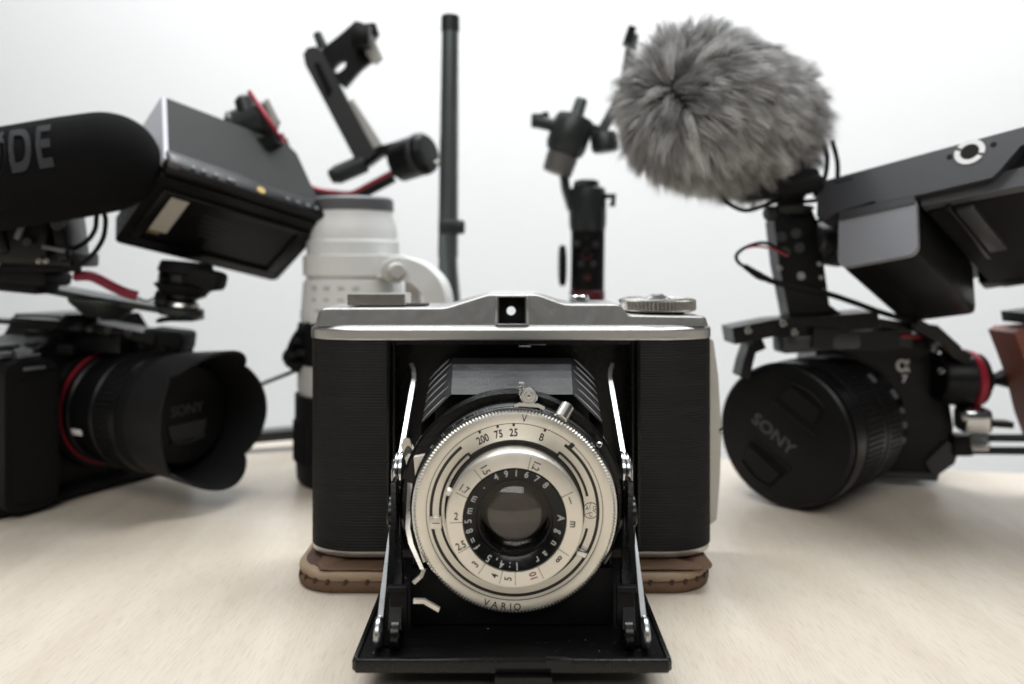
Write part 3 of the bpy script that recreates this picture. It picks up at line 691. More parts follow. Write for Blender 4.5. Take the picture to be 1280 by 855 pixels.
# ---- gimbal on the left (red striped arm)
gy = 488
gb = thing('camera_gimbal', 'folded black gimbal with a red striped arm, rising behind the white lens', 'gimbal', P(455, 300, gy))
D = lambda x, y, d=0: P(x, y, gy+d)
def plate(g, pts, Y, th, bev=1.0):
    q = [P(x, y, Y) for x, y in pts]; g.prism([(p.x, p.z) for p in q], -th/2, th/2, bev, front(0, Y, 0)); return g
g = G(); plate(g, [(381, 70), (386, 62), (396, 60), (404, 66), (470, 192), (462, 200), (447, 204), (384, 84)], gy-4, 8, 1.6); emit('tilt_arm', g, M['grey_plastic'], gb)
g = G(); plate(g, [(392, 80), (399, 78), (415, 112), (409, 121)], gy-8.6, 1.6, .4); emit('arm_slot', g, M['flat_black'], gb)
g = G(); plate(g, [(436, 128), (442, 125), (482, 186), (472, 193)], gy-1, 5, .6); emit('arm_edge_highlight', g, M['white_lens2'], gb)  # off-white strip paints the highlight along the arm's right side
def holed(g, outer, holes, Y, th):
    b = bmesh.new(); fr = front(0, Y, 0)
    def loop(ps): 
        v = [b.verts.new((P(x, y, Y).x, P(x, y, Y).z, 0)) for x, y in ps]; return [b.edges.new((v[i], v[(i+1) % len(v)])) for i in range(len(v))]
    es = loop(outer)
    for h in holes: es += loop(h)
    r = bmesh.ops.triangle_fill(b, edges=es, use_beauty=True, use_dissolve=False)
    ex = bmesh.ops.extrude_face_region(b, geom=b.faces[:])
    for v in ex['geom']:
        if isinstance(v, bmesh.types.BMVert): v.co.z += th
    bmesh.ops.recalc_face_normals(b, faces=b.faces); g.bm(b, fr); return g
g = G(); oval = [(428+4.6*math.cos(t)*1.0+5.2*math.sin(t)*.9, 85+4.8*math.sin(t)*-1.0+4.2*math.cos(t)*.6) for t in [i*PI/7 for i in range(14)]]
rot = lambda cx, cy, a, w_, h_, n=14: [(cx+w_*math.cos(t)*math.cos(a)-h_*math.sin(t)*math.sin(a), cy+w_*math.cos(t)*math.sin(a)+h_*math.sin(t)*math.cos(a)) for t in [i*2*PI/n for i in range(n)]]
holed(g, [(404, 66), (412, 58), (432, 42), (446, 29), (455, 31), (459, 44), (461, 58), (470, 70), (466, 79), (452, 90), (433, 112), (426, 106)],
      [rot(427, 86, -.75, 9.5, 4.8)], gy-2, 5); emit('camera_bracket', g, M['plastic'], gb)
g = G(); g.box(D(452, 46, -14), (11, 10, 14), 1.2, I4); emit('quick_release_clamp', g, M['plastic'], gb)
g = G(); plate(g, [(456, 52), (466, 45), (474, 62), (478, 72), (468, 80), (460, 72)], gy-3, 9, 1.0); emit('clamp_jaw', g, M['white_lens2'], gb)
g = G(); plate(g, [(455, 31), (470, 30), (474, 42), (468, 52), (464, 44), (457, 42)], gy, 6, .8); emit('clamp_lever', g, M['plastic'], gb)
g = G(); g.cyl(D(404, 60), D(396, 41), 3.2, 2.8, 18, .5); emit('locking_pin', g, M['gunmetal'], gb)
g = G(); g.cyl(D(418, 220, -4), D(458, 203, -4), 6.0, 6.0, 28, 1.5); g.cyl(D(413, 222, -4), D(419, 219, -4), 4.5, 5.5, 24, .8); emit('roll_motor', g, M['gunmetal'], gb)
g = G(); g.cyl(D(497, 203, 4), D(536, 190, -8), 13, 13, 36, 2.2); emit('pan_motor', g, M['plastic'], gb)
g = G(); g.cyl(D(524, 194, -6), D(529, 192, -8), 13.4, 13.4, 36, .5); emit('motor_band', g, M['gunmetal'], gb)
g = G(); g.cyl(D(541, 205, -2), D(549, 203, -2), 2.2, 2.2, 16, .4); emit('motor_screw', g, M['dull_chrome'], gb)
g = G(); g.strip([D(458, 203), D(476, 190), D(500, 184)], V(0, 1, 0), 9, 6.5); emit('motor_link', g, M['plastic'], gb)
g = G(); g.cyl(D(489, 214, -3), D(511, 206, -3), 4.2, 4.4, 24, .7); emit('arm_collar', g, M['gunmetal'], gb)
path = [D(352, 170), D(362, 198), D(374, 226), D(392, 238), D(418, 243), D(440, 244), D(462, 233), D(492, 217)]
g = G(); g.tube([p+V(0, 1, -2.2) for p in path], 3.3, 12, 5); emit('curved_arm', g, M['plastic'], gb)
g = G(); g.tube([p+V(0, -1.2, 1.2) for p in path], 1.6, 10, 5); emit('red_stripe', g, M['red'], gb)
hx_ = P(443, 300, 508).x
g = G(); g.cyl((hx_, 508, .5), (hx_, 508, P(0, 300, 508).z), 14, 13, 36, 2); g.cyl((hx_, 508, P(0, 300, 508).z), P(440, 246, 492), 12, 5, 28, 1.5); emit('handle', g, M['rubber'], gb)
KY = 438
g = G(); g.cyl(P(296, 166, KY+6), P(338, 146, KY+2), 12.5, 11.0, 36, 3.0); g.cyl(P(283, 160, KY), P(296, 152, KY), 4.5, 8, 24, 1.5); emit('yaw_motor', g, M['gunmetal'], gb)
g = G(); plate(g, [(322, 178), (346, 168), (350, 180), (342, 190), (332, 187)], KY-4, 14, 2); emit('yaw_motor_cap', g, M['rubber'], gb)
g = G(); g.cyl(P(312, 146, KY), P(303, 120, KY), 6.0, 5.2, 30, 2.0); emit('tilt_knob', g, M['gunmetal'], gb)
g = G(); g.tube([P(311, 114, KY-6), P(322, 130, KY-6), P(336, 150, KY-8), P(349, 172, KY-4), P(353, 180, KY+20)], 1.3, 8, 4); emit('motor_stripe', g, M['red'], gb)
g = G(); plate(g, [(330, 128), (336, 124), (350, 152), (346, 160), (340, 152)], KY+4, 4, .5); emit('motor_pin', g, M['white_lens2'], gb)

# ---- gimbal on the right
Y2 = 480
gr = thing('camera_gimbal', 'black one-handed gimbal standing upright left of the fluffy microphone', 'gimbal', P(735, 500, Y2), None)
E = lambda x, y, d=0: P(x, y, Y2+d)
g = G(); g.cyl(V(E(734, 0).x, Y2, 1), E(734, 364), 10.2, 10.4, 40, .6); g.cyl(E(734, 364), E(735, 288), 10.4, 10.4, 40, .6); emit('handle', g, M['rubber'], gr)
g = G(); g.cyl(E(734, 377), E(734, 363), 10.9, 10.9, 40, .4); emit('red_band', g, mat('deep_red_band', (.10, .008, .014), .5), gr)
g = G(); g.lathe([(0, 0), (10.6, 0), (11.3, 3), (11.6, 8), (11.6, 22), (11.0, 26), (9, 27.5), (0, 27.5)], Matrix.Translation(E(734.5, 289)), 40); emit('motor_housing', g, M['gunmetal'], gr)
g = G(); g.lathe([(0, 0), (7.6, 0), (8.2, 1.2), (7.6, 3.6), (5, 4.6), (0, 4.8)], Matrix.Translation(E(733, 234)), 36); emit('motor_top', g, M['plastic'], gr)
g = G(); g.box(E(724, 232, -6), (7, 7, 2.4), .6); emit('latch', g, M['gunmetal'], gr)
g = G(); g.strip([E(752, 246, -4), E(767, 245, -4), E(765, 258, -4)], V(0, 1, 0), 6, 3.2); emit('thumb_lever', g, M['plastic'], gr)
g = G(); g.cyl(E(699, 332, -4), E(707, 332, -4), 12.0, 12.0, 40, 1.0); wh = emit('control_wheel', g, M['rubber'], gr)
g = G()
for i in range(28):
    a = 2*PI*i/28; c = E(703, 332, -4); g.box((c.x, c.y+12*math.cos(a), c.z+12*math.sin(a)), (3.2, 1.2, 1.2), .2, I4, 1)
emit('wheel_rib', g, M['rubber'], wh, kind='stuff')
for x, y, m_ in ((722, 305, 'gunmetal'), (733, 300, 'plastic'), (744, 306, 'gunmetal'), (733, 315, 'plastic'), (727, 330, 'gunmetal'), (741, 330, 'gunmetal')):
    g = G(); g.cyl(E(x, y, -7.5), E(x, y, -11.6), 2.2, 2.0, 18, .4); emit('button', g, M[m_], gr)
g = G(); g.text('M', 5, frame(E(734, 348, -10.9), (1, 0, 0), (0, 0, 1)), .1, .1); g.tube([E(726, 318, -10.6), E(733, 325, -11.2), E(740, 318, -10.6)], .35, 6, 4); emit('handle_marking', g, mat('dim_red_print', (.12, .02, .02), .6), gr)
g = G(); g.strip([E(715, 262, 3), E(707, 236, 4), E(704, 214, 3), E(709, 200, 2)], V(0, 1, 0), 13, 5); emit('lower_arm', g, M['gunmetal'], gr)
a0, a1 = E(697, 213, -2), E(721, 143, -2); dd = (a1-a0).normalized()
g = G(); g.cyl(a0-dd*2, a0+dd*10, 9.2, 9.8, 32, .8); emit('roll_collar', g, mat('brown_grey_ring', (.13, .125, .12), .45, .3), gr)
g = G(); g.lathe([(0, 0), (9, 0), (11.5, 2.5), (12.6, 6), (12.6, 21), (11.2, 24.5), (7, 26), (0, 26)], axf(a0+dd*10, dd), 40); emit('roll_motor', g, M['gunmetal'], gr)
g = G(); g.cyl(a1-dd*2, a1+dd*11, 4.2, 3.8, 24, 1.4); emit('top_knob', g, mat('green_grey_knob', (.13, .15, .15), .4, .5), gr)
g = G(); g.cyl(E(668, 151, -3), E(694, 157, -3), 4.2, 4.2, 20, .8); g.box(E(672, 151, -3), (8, 7, 8.6), 1.4); g.box(E(682, 143, -3), (4.4, 4, 3), .8); emit('tilt_lever', g, M['gunmetal'], gr)
g = G(); g.strip([E(724, 168), E(740, 163), E(752, 164), E(766, 140, 4), E(781, 112, 8), E(791, 44, 10)], V(0, 1, 0), [12, 11, 12, 11, 10, 9], 6.5); emit('upper_arm', g, M['gunmetal'], gr)
g = G(); g.lathe([(0, 0), (7, 0), (8.6, 2), (8.6, 9), (7.2, 12), (0, 12)], axf(E(757, 190, -2), E(754, 164, -2)-E(757, 190, -2)), 32); emit('pan_motor', g, M['gunmetal'], gr)
g = G(); g.strip([E(783, 56, 9), E(790, 35, 9)], V(0, 1, 0), 9, 5.2); emit('arm_end', g, M['plastic'], gr)

# ---- left-hand camera with petal hood
lc = thing('mirrorless_camera', 'black mirrorless camera with a capped lens inside a petal-shaped hood, left of the old camera', 'camera', (-235, 430, 0))
ax = V(.885, -.465, 0).normalized(); sd = V(.60, .80, 0)
hc = V(-164.5, 398, 45)
LM = axf(hc, ax)                                     # z towards the hood mouth, y up, x = up x ax
def hood(g, m, r0, r1, L, th=1.8, n=128, cut=14, ph=0):
    vs = []; fs = []; k = 7
    for i in range(n):
        a = 2*PI*i/n; c = math.cos(2*(a+ph)); lobe = (abs(c)**.8)*(1 if c < 0 else .42)
        zf = L-cut*(1-lobe)
        for q in range(k):
            t = q/(k-1); z = -12+(zf+12)*t; f = (z+12)/(L+12); r = r0+(r1-r0)*f**.8
            vs.append((r*math.cos(a), r*math.sin(a), z))
        for q in range(k-1, -1, -1):
            t = q/(k-1); z = -12+(zf+12)*t; f = (z+12)/(L+12); r = r0+(r1-r0)*f**.8-th
            vs.append((r*math.cos(a), r*math.sin(a), z))
    kk = 2*k
    for i in range(n):
        j = (i+1) % n
        for q in range(kk): fs.append([i*kk+q, j*kk+q, j*kk+(q+1) % kk, i*kk+(q+1) % kk])
    b = bmesh.new(); bv = [b.verts.new(q) for q in vs]
    for f in fs: b.faces.new([bv[i] for i in f])
    bmesh.ops.recalc_face_normals(b, faces=b.faces); g.bm(b, m)
g = G(); hood(g, LM, 31.2, 34.6, 25, 1.5, 160, 13, 0); emit('petal_hood', g, mat('matte_hood_plastic', (.010, .010, .0105), .55, 0, .15, 900, .2, 60, spec=.22), lc, angle=45)
g = G(); g.lathe([(0, -9.5), (31.0, -9.5), (31.2, -17), (30.8, -19), (0, -19)], LM, 64); 
g2 = G(); g2.lathe([(0, -11), (25, -11), (25.8, -8.8), (25.8, -5.5), (25.0, -4.6), (0, -4.3)], LM, 64); lcap = emit('lens_cap', g2, M['plastic'], lc)
g2 = G(); g2.text('SONY', 7.5, LM @ Matrix.Translation((0, 2.5, -4.2)), .1, .1, 1.0); emit('cap_lettering', g2, mat('dim_cap_print', (.05, .05, .052), .5), lcap)
g2 = G(); g2.prism([(-12, -4), (12, -4), (9.5, -12.5), (-9.5, -12.5)], -4.5, -3.6, .4, LM); g2.tube([LM @ V(-10, -12.5, -3.4), LM @ V(0, -14.2, -3.4), LM @ V(10, -12.5, -3.4)], .9, 8, 5); emit('cap_grip', g2, M['mid_grey'] if 0 else M['grey_plastic'], lcap)
emit('hood_floor', g, M['flat_black'], lc)
g = G(); g.lathe([(26, -19), (31.2, -19), (31.8, -21), (31.8, -34), (31.0, -35), (31.0, -36), (32.0, -37), (31.8, -44), (30.2, -46), (30.0, -56), (31.0, -57), (31.0, -61), (26, -61)], LM, 80); emit('lens_barrel', g, M['plastic'], lc, angle=25)
g = G()
for i in range(72):
    a = 2*PI*i/72; mm = LM @ Matrix.Rotation(a, 4, 'Z'); g.box((31.9, 0, -27.5), (.9, 1.5, 10), .2, mm, 1)
emit('zoom_ring_rib', g, M['rubber'], lc, kind='stuff')
g = G(); g.lathe([(29, -61.2), (31.8, -61.2), (31.8, -63.2), (29, -63.2)], LM, 80); emit('red_ring', g, M['red'], lc)
g = G(); mm = LM @ Matrix.Rotation(math.radians(196), 4, 'Z'); g.box((30.3, 0, -51), (.9, 3, 8), .2, mm); emit('index_mark', g, M['white_print'], lc)
g = G(); g.lathe([(0, -63.5), (34, -63.5), (34.5, -65), (34.5, -69), (0, -69)], LM, 80); emit('lens_mount', g, M['plastic'], lc)
BM_ = axf(hc-ax*69, ax)                   # body face frame: x to viewer's left/near side?
xs_ = 1 if (BM_.to_3x3() @ V(1, 0, 0)).y < 0 else -1      # local x direction that comes towards the viewer
def LB(x, y, z): return (x*xs_, y, z)
g = G(); g.prism([(xs_*a, b) for a, b in [(-58, -43), (60, -43), (60, 31), (42, 33), (26, 39), (20, 50), (-20, 50), (-28, 38), (-58, 34)]], -52, 0, 2.5, BM_); bod = emit('camera_body', g, M['plastic'], lc)
g = G(); g.prism([(xs_*a, b) for a, b in rrect(38, -42, 64, 31, 7)], -8, 17, 5, BM_, 3); emit('hand_grip', g, M['rubber'], bod)
g = G(); g.cyl(BM_ @ V(xs_*48, 31, -14), BM_ @ V(xs_*48, 37, -14), 8, 7.6, 32, .8); g.cyl(BM_ @ V(xs_*50, 30, 6), BM_ @ V(xs_*50, 35, 8), 5, 4.8, 24, .8); emit('mode_dial', g, M['gunmetal'], bod)
for x_, y_, z_, m_ in ((31, 35.5, -12, 'gunmetal'), (56, 33.2, 2, 'mid_grey')):
    g = G(); g.box(LB(x_, y_, z_), (10, 3, 9), 1, BM_); emit('top_switch', g, M[m_], bod)
for x_, y_, z_ in ((50, 27, 17.2), (51, 33.0, 14.5)):
    g = G(); g.box(LB(x_, y_, z_), (11, 1.8, 1.4), .6, BM_); emit('dial_edge', g, M['mid_grey'], bod)
g = G(); g.prism([(xs_*a, b) for a, b in rrect(40, -38, 61, 22, 6)], 16.5, 17.6, .5, BM_); emit('grip_pad', g, M['rubber'], bod)
g = G(); g.box(LB(50, 25, 17), (20, .7, .8), .2, BM_); emit('grip_seam', g, M['flat_black'], bod)
g = G(); g.box(LB(0, -41.5, -20), (128, 4, 62), 1.5, BM_); emit('base_plate', g, M['rubber'], lc)
# top rig bars on that camera
def bar(g, a, b, wv, w, t): g.strip([a, b], wv, w, t)
g = G(); g.box((0, 0, 0), (62, 26, 10), 1.6, frame(P(112, 425, 425), (1, -.25, -.03), (.25, 1, 0))); emit('cage_top', g, M['plastic'], lc)
g = G(); g.strip([P(-15, 400, 404), P(50, 404, 410), P(100, 408, 414)], V(0, 1, 0), 10, 2.2); g.strip([P(20, 402, 410), P(130, 408, 418), P(205, 422, 420)], V(0, 1, 0), [9, 20, 22], 5.0); emit('top_bar', g, M['plastic'], lc)
g = G(); g.box((0, 0, 0), (22, 22, 11), 2.5, frame(P(212, 424, 422), (1, 0, -.12), (0, 1, 0))); emit('bar_end_clamp', g, M['rubber'], lc)
g = G(); g.cyl(P(100, 392, 414), P(100, 415, 414), 9, 12, 32, 2); g.cyl(P(74, 424, 416), P(74, 436, 416), 11, 12, 30, 2); emit('joint_knob', g, M['plastic'], lc)
g = G(); g.box((0, 0, 0), (24, 22, 6), 1.4, frame(P(78, 434, 416), (1, 0, -.06), (0, 1, 0))); emit('side_clamp', g, M['rubber'], lc)
g = G(); g.strip([P(200, 435, 416), P(206, 455, 416)], V(0, 1, 0), 16, 13); emit('clamp_foot', g, M['rubber'], lc)
g = G(); g.cyl(P(170, 452, 410), P(192, 446, 416), 4, 4, 18, 1); emit('clamp_screw', g, M['plastic'], lc)
for x, y in ((112, 412), (135, 413), (160, 416)):
    g = G(); g.cyl(P(x, y, 405), P(x, y, 401.5), 1.9, 1.7, 14, .3); emit('bar_screw', g, M['gunmetal'], lc)
# upper accessory plate
up = thing('accessory_bar', 'thin grey metal bar above the left camera, carrying microphone and monitor', 'mounting bar', P(100, 385, 408))
g = G(); g.strip([P(-15, 352, 396), P(60, 360, 402), P(130, 373, 408), P(235, 390, 414)], V(0, 1, 0), [20, 20, 22, 22], 3.2); emit('bar', g, M['gunmetal'], up)
g = G(); g.lathe([(0, 0), (9, 0), (17, 7), (18, 9.5), (0, 9.5)], axf(P(130, 396, 410), P(132, 372, 410)-P(130, 396, 410)), 40); emit('clamp_cone', g, M['gunmetal'], up)
g = G(); g.cyl(P(222, 394, 412), P(223, 400, 412), 11, 11, 30, 1); g.box(P(228, 398, 412), (18, 16, 2.4), .8); emit('bar_end', g, M['gunmetal'], up)
# ball head under the left monitor
bh = thing('ball_head', 'small black ball head between the bar and the left monitor', 'mount', P(232, 390, 408))
for y0, y1, ra, rb, m_ in ((394, 384, 11.5, 11.5, 'gunmetal'), (384, 376, 9, 8.5, 'dull_chrome'), (376, 366, 7, 12, 'plastic'), (366, 356, 12.5, 15, 'rubber'), (356, 342, 9, 9.5, 'gunmetal'), (342, 328, 14, 13, 'rubber')):
    g = G(); g.cyl(P(226+(394-y0)*.12, y0, 408), P(226+(394-y1)*.12, y1, 408), ra, rb, 36, .8); emit('ring' if m_ != 'rubber' else 'knurled_knob', g, M[m_], bh)
g = G(); g.cyl(P(198, 349, 402), P(214, 350, 405), 5.5, 5, 24, 1.5); g.cyl(P(194, 372, 404), P(212, 374, 406), 5, 6.5, 24, 1.5); emit('thumb_screw', g, M['plastic'], bh)
g = G(); g.box((0, 0, 0), (20, 16, 10), 3, frame(P(256, 348, 404), (1, 0, -.25), (0, 1, 0))); emit('tilt_lock', g, M['rubber'], bh)

# ---- left field monitor
A = P(202, 216, 370); U = (P(402, 279, 430)-A); Wd = P(144, 297, 395)-A
MF = frame(A, U, Wd); Lu = U.length; Nn = (MF.to_3x3() @ V(0, 0, 1))
flip = 1 if Nn.z > 0 else -1
Lw = Wd.length
mo = thing('field_monitor', 'dark grey hooded field monitor seen from below, tilted above the left camera', 'monitor', P(240, 330, 405))
g = G(); g.prism(rrect(-1, 0, Lu+2, Lw+1, 3.5), flip*-2, flip*12, 1.5, MF); emit('monitor_body', g, M['plastic'], mo)
# underside recess frame, sticker and print lie on the face turned down to us (local z = -2*flip)
zf = -2*flip
g = G()
for x0, y0, x1, y1 in ((4, 7, Lu-3, 10), (4, Lw-8, Lu-3, Lw-4), (4, 9, 8, Lw-6), (Lu-9, 9, Lu-4, Lw-6)): g.box(((x0+x1)/2, (y0+y1)/2, zf-flip*.8), (x1-x0, y1-y0, 1.8), .4, MF)
emit('bezel', g, M['plastic'], mo)
g = G(); g.box((14.5, Lw*.47, zf-flip*.15), (9, 26, .4), .1, MF, 1); st = emit('paper_sticker', g, M['label'], mo)
g = G(); g.box((12.8, Lw*.74, zf-flip*.5), (6, 1.8, .4), .1, MF, 1); emit('gold_contact', g, M['brass'], mo)
g = G()
for i in range(5): g.box((40, 18+i*3.6, zf-flip*.1), (22-i*2.2, .8, .2), 0, MF)
emit('faint_print', g, M['grey_plastic'], mo)
g = G()
fx = lambda p: MF.inverted() @ Vector(p)
g.box((Lu/2+1, -3, flip*5), (Lu+2, 7, 12), 1.6, MF); emit('button_strip', g, M['plastic'], mo)
for t in (.14, .2, .27, .36, .72, .79, .86, .92):
    g = G(); g.box((Lu*t, -7, zf+flip*4.5), (4.4 if t == .36 else 2.6, 1.2, 2.2), .4, MF); emit('button', g, M['mid_grey'], mo)
g = G(); g.cyl(MF @ V(Lu*.55, -6, flip*3), MF @ V(Lu*.55, -7.0, flip*3), 2.6, 2.4, 24, .3); emit('tripod_socket', g, M['brass'], mo)
# sun hood: rises from the strip
g = G(); pts = [(-1, 6), (Lu*.985, 5), (Lu*.86, 45), (Lu*.80, 50), (0, 50)]
HF = frame(MF @ V(0, -2.5, 0), MF.to_3x3() @ V(1, 0, 0), (MF.to_3x3() @ V(0, 0, flip)))
sg = 1 if (HF.to_3x3() @ V(0, 0, 1)).dot(MF.to_3x3() @ V(0, -1, 0)) > 0 else -1
g.prism(pts, 0, sg*2.4, .4, HF); emit('hood_side', g, mat('hood_fabric', (.026, .027, .027), .62, 0, .2, 900, .1, 60, spec=.25), mo)
g = G(); g.prism([(-1, 5), (1.3, 5), (1.3, 50), (-1, 50)], sg*-44, sg*2.5, .4, HF); emit('hood_end', g, mat('pale_grey_panel', (.62, .63, .68), .6), mo, label='light grey end panel of the hood')
g = G(); g.prism([(0, 48.2), (Lu*.82, 48.2), (Lu*.82, 50.2), (0, 50.2)], sg*-44, sg*0, .4, HF); emit('hood_rear', g, M['grey_plastic'], mo)
g = G(); g.box((3, -7.5, flip*2), (6, 4, 6), 1, MF); emit('corner_tab', g, M['mid_grey'], mo)

# ---- black foam microphone at far left
mc = thing('microphone', 'black foam-covered microphone with grey lettering, cut off by the left picture edge', 'microphone', P(40, 330, 385))
n0 = P(199, 192, 372); n1 = P(-110, 242, 352); md_ = (n0-n1).normalized(); Lm = (n0-n1).length
prf = []
for i in range(15):
    t = i/14*PI/2; prf.append((23.8*math.sin(t)**.92, -26*(1-math.cos(t))))
prf += [(24.0, -40), (23.6, -60), (23.2, -90), (22.5, -Lm), (0, -Lm)]
FMx = axf(n0, md_)
g = G(); g.lathe(prf, FMx, 64); fm = emit('foam_windscreen', g, M['foam'], mc, angle=80)
# lettering wrapped on the side facing us
g = G(); side = (V(0, -1, 0)-md_*V(0, -1, 0).dot(md_)).normalized(); upv = side.cross(md_); upv = upv if upv.z > 0 else -upv
def wraptext(g, s, xs_off, size, r, tilt):
    for ch, xo in zip(s, xs_off):
        c = bpy.data.curves.new('t', 'FONT'); c.body = ch; c.size = size; c.extrude = .2; c.offset = .8; c.align_x = 'CENTER'; c.align_y = 'CENTER'
        o = bpy.data.objects.new('t', c); COL.objects.link(o); me = bpy.data.meshes.new_from_object(o.evaluated_get(bpy.context.evaluated_depsgraph_get()))
        b = bmesh.new(); b.from_mesh(me); bmesh.ops.subdivide_edges(b, edges=[e for e in b.edges if e.calc_length() > 3], cuts=3)
        for v in b.verts:
            x, y, z = v.co; th = (y)/r+tilt; d = side*math.cos(th)+upv*math.sin(th); co = n0-md_*(xo-x*.44)+d*(r+z+.15); v.co = co
        g.bm(b); bpy.data.objects.remove(o); bpy.data.curves.remove(c); bpy.data.meshes.remove(me)
wraptext(g, 'EDØR', (42, 51.5, 62.5, 74), 30, 24.2, .26)
emit('windscreen_lettering', g, M['foam_print'], fm)
g = G(); g.box((0, 0, 0), (38, 30, 30), 3, frame(P(40, 292, 385), (1, -.1, -.02), (0, 1, 0))); emit('mic_housing', g, M['plastic'], mc)
g = G(); g.box((0, 0, 0), (6, 26, 30), 2, frame(P(88, 290, 382), (1, .1, .12), (0, 1, 0))); g.box((0, 0, 0), (50, 26, 7), 1.5, frame(P(45, 322, 384), (1, 0, -.05), (0, 1, 0))); g.box((0, 0, 0), (7, 24, 30), 2, frame(P(8, 282, 380), (1, .1, .3), (0, 1, 0))); emit('shock_mount', g, M['plastic'], mc)
g = G(); g.box((0, 0, 0), (11, 1.5, 2), .4, frame(P(67, 311, 368), (1, 0, -.2), (0, 1, 0))); emit('mount_badge', g, M['mid_grey'], mc)
g = G(); g.box((0, 0, 0), (3, 1.5, 9), .8, frame(P(25, 288, 366), (1, 0, -.4), (0, 1, 0))); emit('mount_slot', g, M['mid_grey'], mc)
g = G(); g.cyl(P(34, 302, 368), P(34, 302, 365), 2, 2, 16, .3); g.cyl(P(72, 280, 368), P(72, 280, 366), 3, 2.8, 16, .4); emit('mount_screw', g, M['gunmetal'], mc)
g = G(); g.box((0, 0, 0), (44, 24, 7), 2, frame(P(20, 344, 386), (1, 0, -.1), (0, 1, 0))); g.box((0, 0, 0), (30, 20, 5), 1.2, frame(P(52, 334, 384), (1, 0, 0), (0, 1, 0))); g.box((0, 0, 0), (22, 20, 9), 2, frame(P(35, 354, 388), (1, 0, -.1), (0, 1, 0))); emit('shoe_foot', g, M['rubber'], mc)
for x in (49, 58):
    g = G(); g.cyl(P(x, 326, 370), P(x, 326, 366), 1.5, 1.4, 14, .3); emit('shoe_screw', g, M['dull_chrome'], mc)
g = G(); g.tube([P(60, 335, 376), P(90, 334, 374), P(112, 322, 372), P(128, 300, 371), P(132, 278, 371), P(130, 267, 371), P(125, 264, 371), P(121, 270, 372), P(119, 286, 373), P(110, 300, 375), P(92, 311, 378), P(70, 316, 382)], 1.15, 10, 6)
solo('microphone_cable', g, M['rubber'], 'thin black cable looping below the black foam microphone', 'cable', P(128, 300, 371))
g = G(); g.tube([P(94, 345, 385), P(112, 345, 386), P(125, 350, 388), P(142, 359, 391), P(158, 366, 394), P(172, 370, 396)], 2.5, 16, 5)
rs = solo('cable_sleeve', g, M['dark_red'], 'short dark red tube hanging over the thin bar', 'sleeve', P(130, 355, 388))
for ps in ([P(74, 337, 380), P(84, 343, 383), P(94, 349, 385)], [P(172, 372, 396), P(184, 376, 398), P(196, 370, 400)]):
    g = G(); g.tube(ps, .5, 6, 4); emit('sleeve_wire', g, M['gunmetal'], rs)

# ---- right-hand camera with cap
rc = thing('cinema_camera', 'black camera with a capped zoom lens resting on the table, right of the old camera', 'camera', (195, 425, 0))
ra = V(-.74, -.67, 0).normalized(); cc = V(135.5, 388, 36.8); RM = axf(cc, ra)     # z out of the cap
g = G(); g.lathe([(0, -4), (34.0, -4), (35.6, -3), (35.8, -1.5), (34.6, -.3), (33.0, 0), (0, 0)], RM, 96); cap = emit('lens_cap', g, M['plastic'], rc)
CR = RM @ Matrix.Rotation(math.radians(-33), 4, 'Z')
g = G(); g.text('SONY', 8.8, CR @ Matrix.Translation((-4, -2.6, .05)), .08, .12, 1.12); emit('cap_lettering', g, mat('cap_print_dim', (.065, .065, .065), .5), cap)
for s in (-1, 1):
    g = G(); g.prism([(-13, s*12), (13, s*12), (10, s*25), (-10, s*25)], -.2, .35, .15, CR); emit('grip_pocket', g, M['flat_black'], cap)
    g = G(); g.tube([CR @ V(-13, s*11.6, .5), CR @ V(13, s*11.6, .5)], .8, 8); g.prism([(-10.5, s*16), (10.5, s*16), (9, s*24.5), (-9, s*24.5)], 0, 1.6, .7, CR); g.tube([CR @ V(-9.5, s*26.5, .3), CR @ V(0, s*28.2, .3), CR @ V(9.5, s*26.5, .3)], .8, 8, 4); emit('cap_clip', g, M['plastic'], cap)
g = G(); g.lathe([(30, -4), (36.2, -4.3), (36.4, -6), (36.4, -13), (35.6, -14), (35.6, -16), (36.2, -17), (36.2, -36), (35.4, -37.5), (35.4, -40), (36.0, -41), (36.0, -58), (33, -62), (32, -74), (30, -75)], RM, 96); emit('lens_barrel', g, M['plastic'], rc, angle=25)
g = G()
for i in range(84):
    a = 2*PI*i/84; mm = RM @ Matrix.Rotation(a, 4, 'Z'); g.box((36.2, 0, -26), (.8, 1.5, 17), .2, mm, 1); g.box((36.0, 0, -50), (.7, 1.4, 13), .2, mm, 1)
emit('zoom_ring_rib', g, M['rubber'], rc, kind='stuff')
for a, z, w_ in ((30, -58, 5), (15, -66, 3), (2, -66, 3), (-12, -66, 3), (47, -47, 5)):
    g = G(); mm = RM @ Matrix.Rotation(math.radians(180-a), 4, 'Z') if (RM.to_3x3() @ V(1, 0, 0)).x < 0 else RM @ Matrix.Rotation(math.radians(a), 4, 'Z')
    g.box((33.5 if z < -60 else 36.4, 0, z), (2.2, w_, 2.4), .3, mm); emit('lens_mark', g, M['mid_grey'], rc)
bcen = cc-ra*78; BR = axf(bcen, ra); near = 1 if (BR.to_3x3() @ V(1, 0, 0)).y < 0 else -1
BX = frame((220, 442, 0), (1, -.16, 0), (0, 0, 1))                 # rig body nearly square to the view
g = G(); g.prism([(-52, 5), (15, 5), (24, 14), (25, 34), (21, 60), (14, 84), (-46, 87)], -34, 14, 2.5, BX); emit('camera_body', g, M['plastic'], rc)
g = G(); g.prism([(14, 5.5), (24.5, 14), (27, 22), (21, 26), (10, 14)], 8, 17, 1.5, BX); g.prism([(-44, 4), (16, 4), (17, 8), (-44, 8)], -20, 16.5, 1, BX); emit('cage_base', g, M['grey_plastic'], rc)
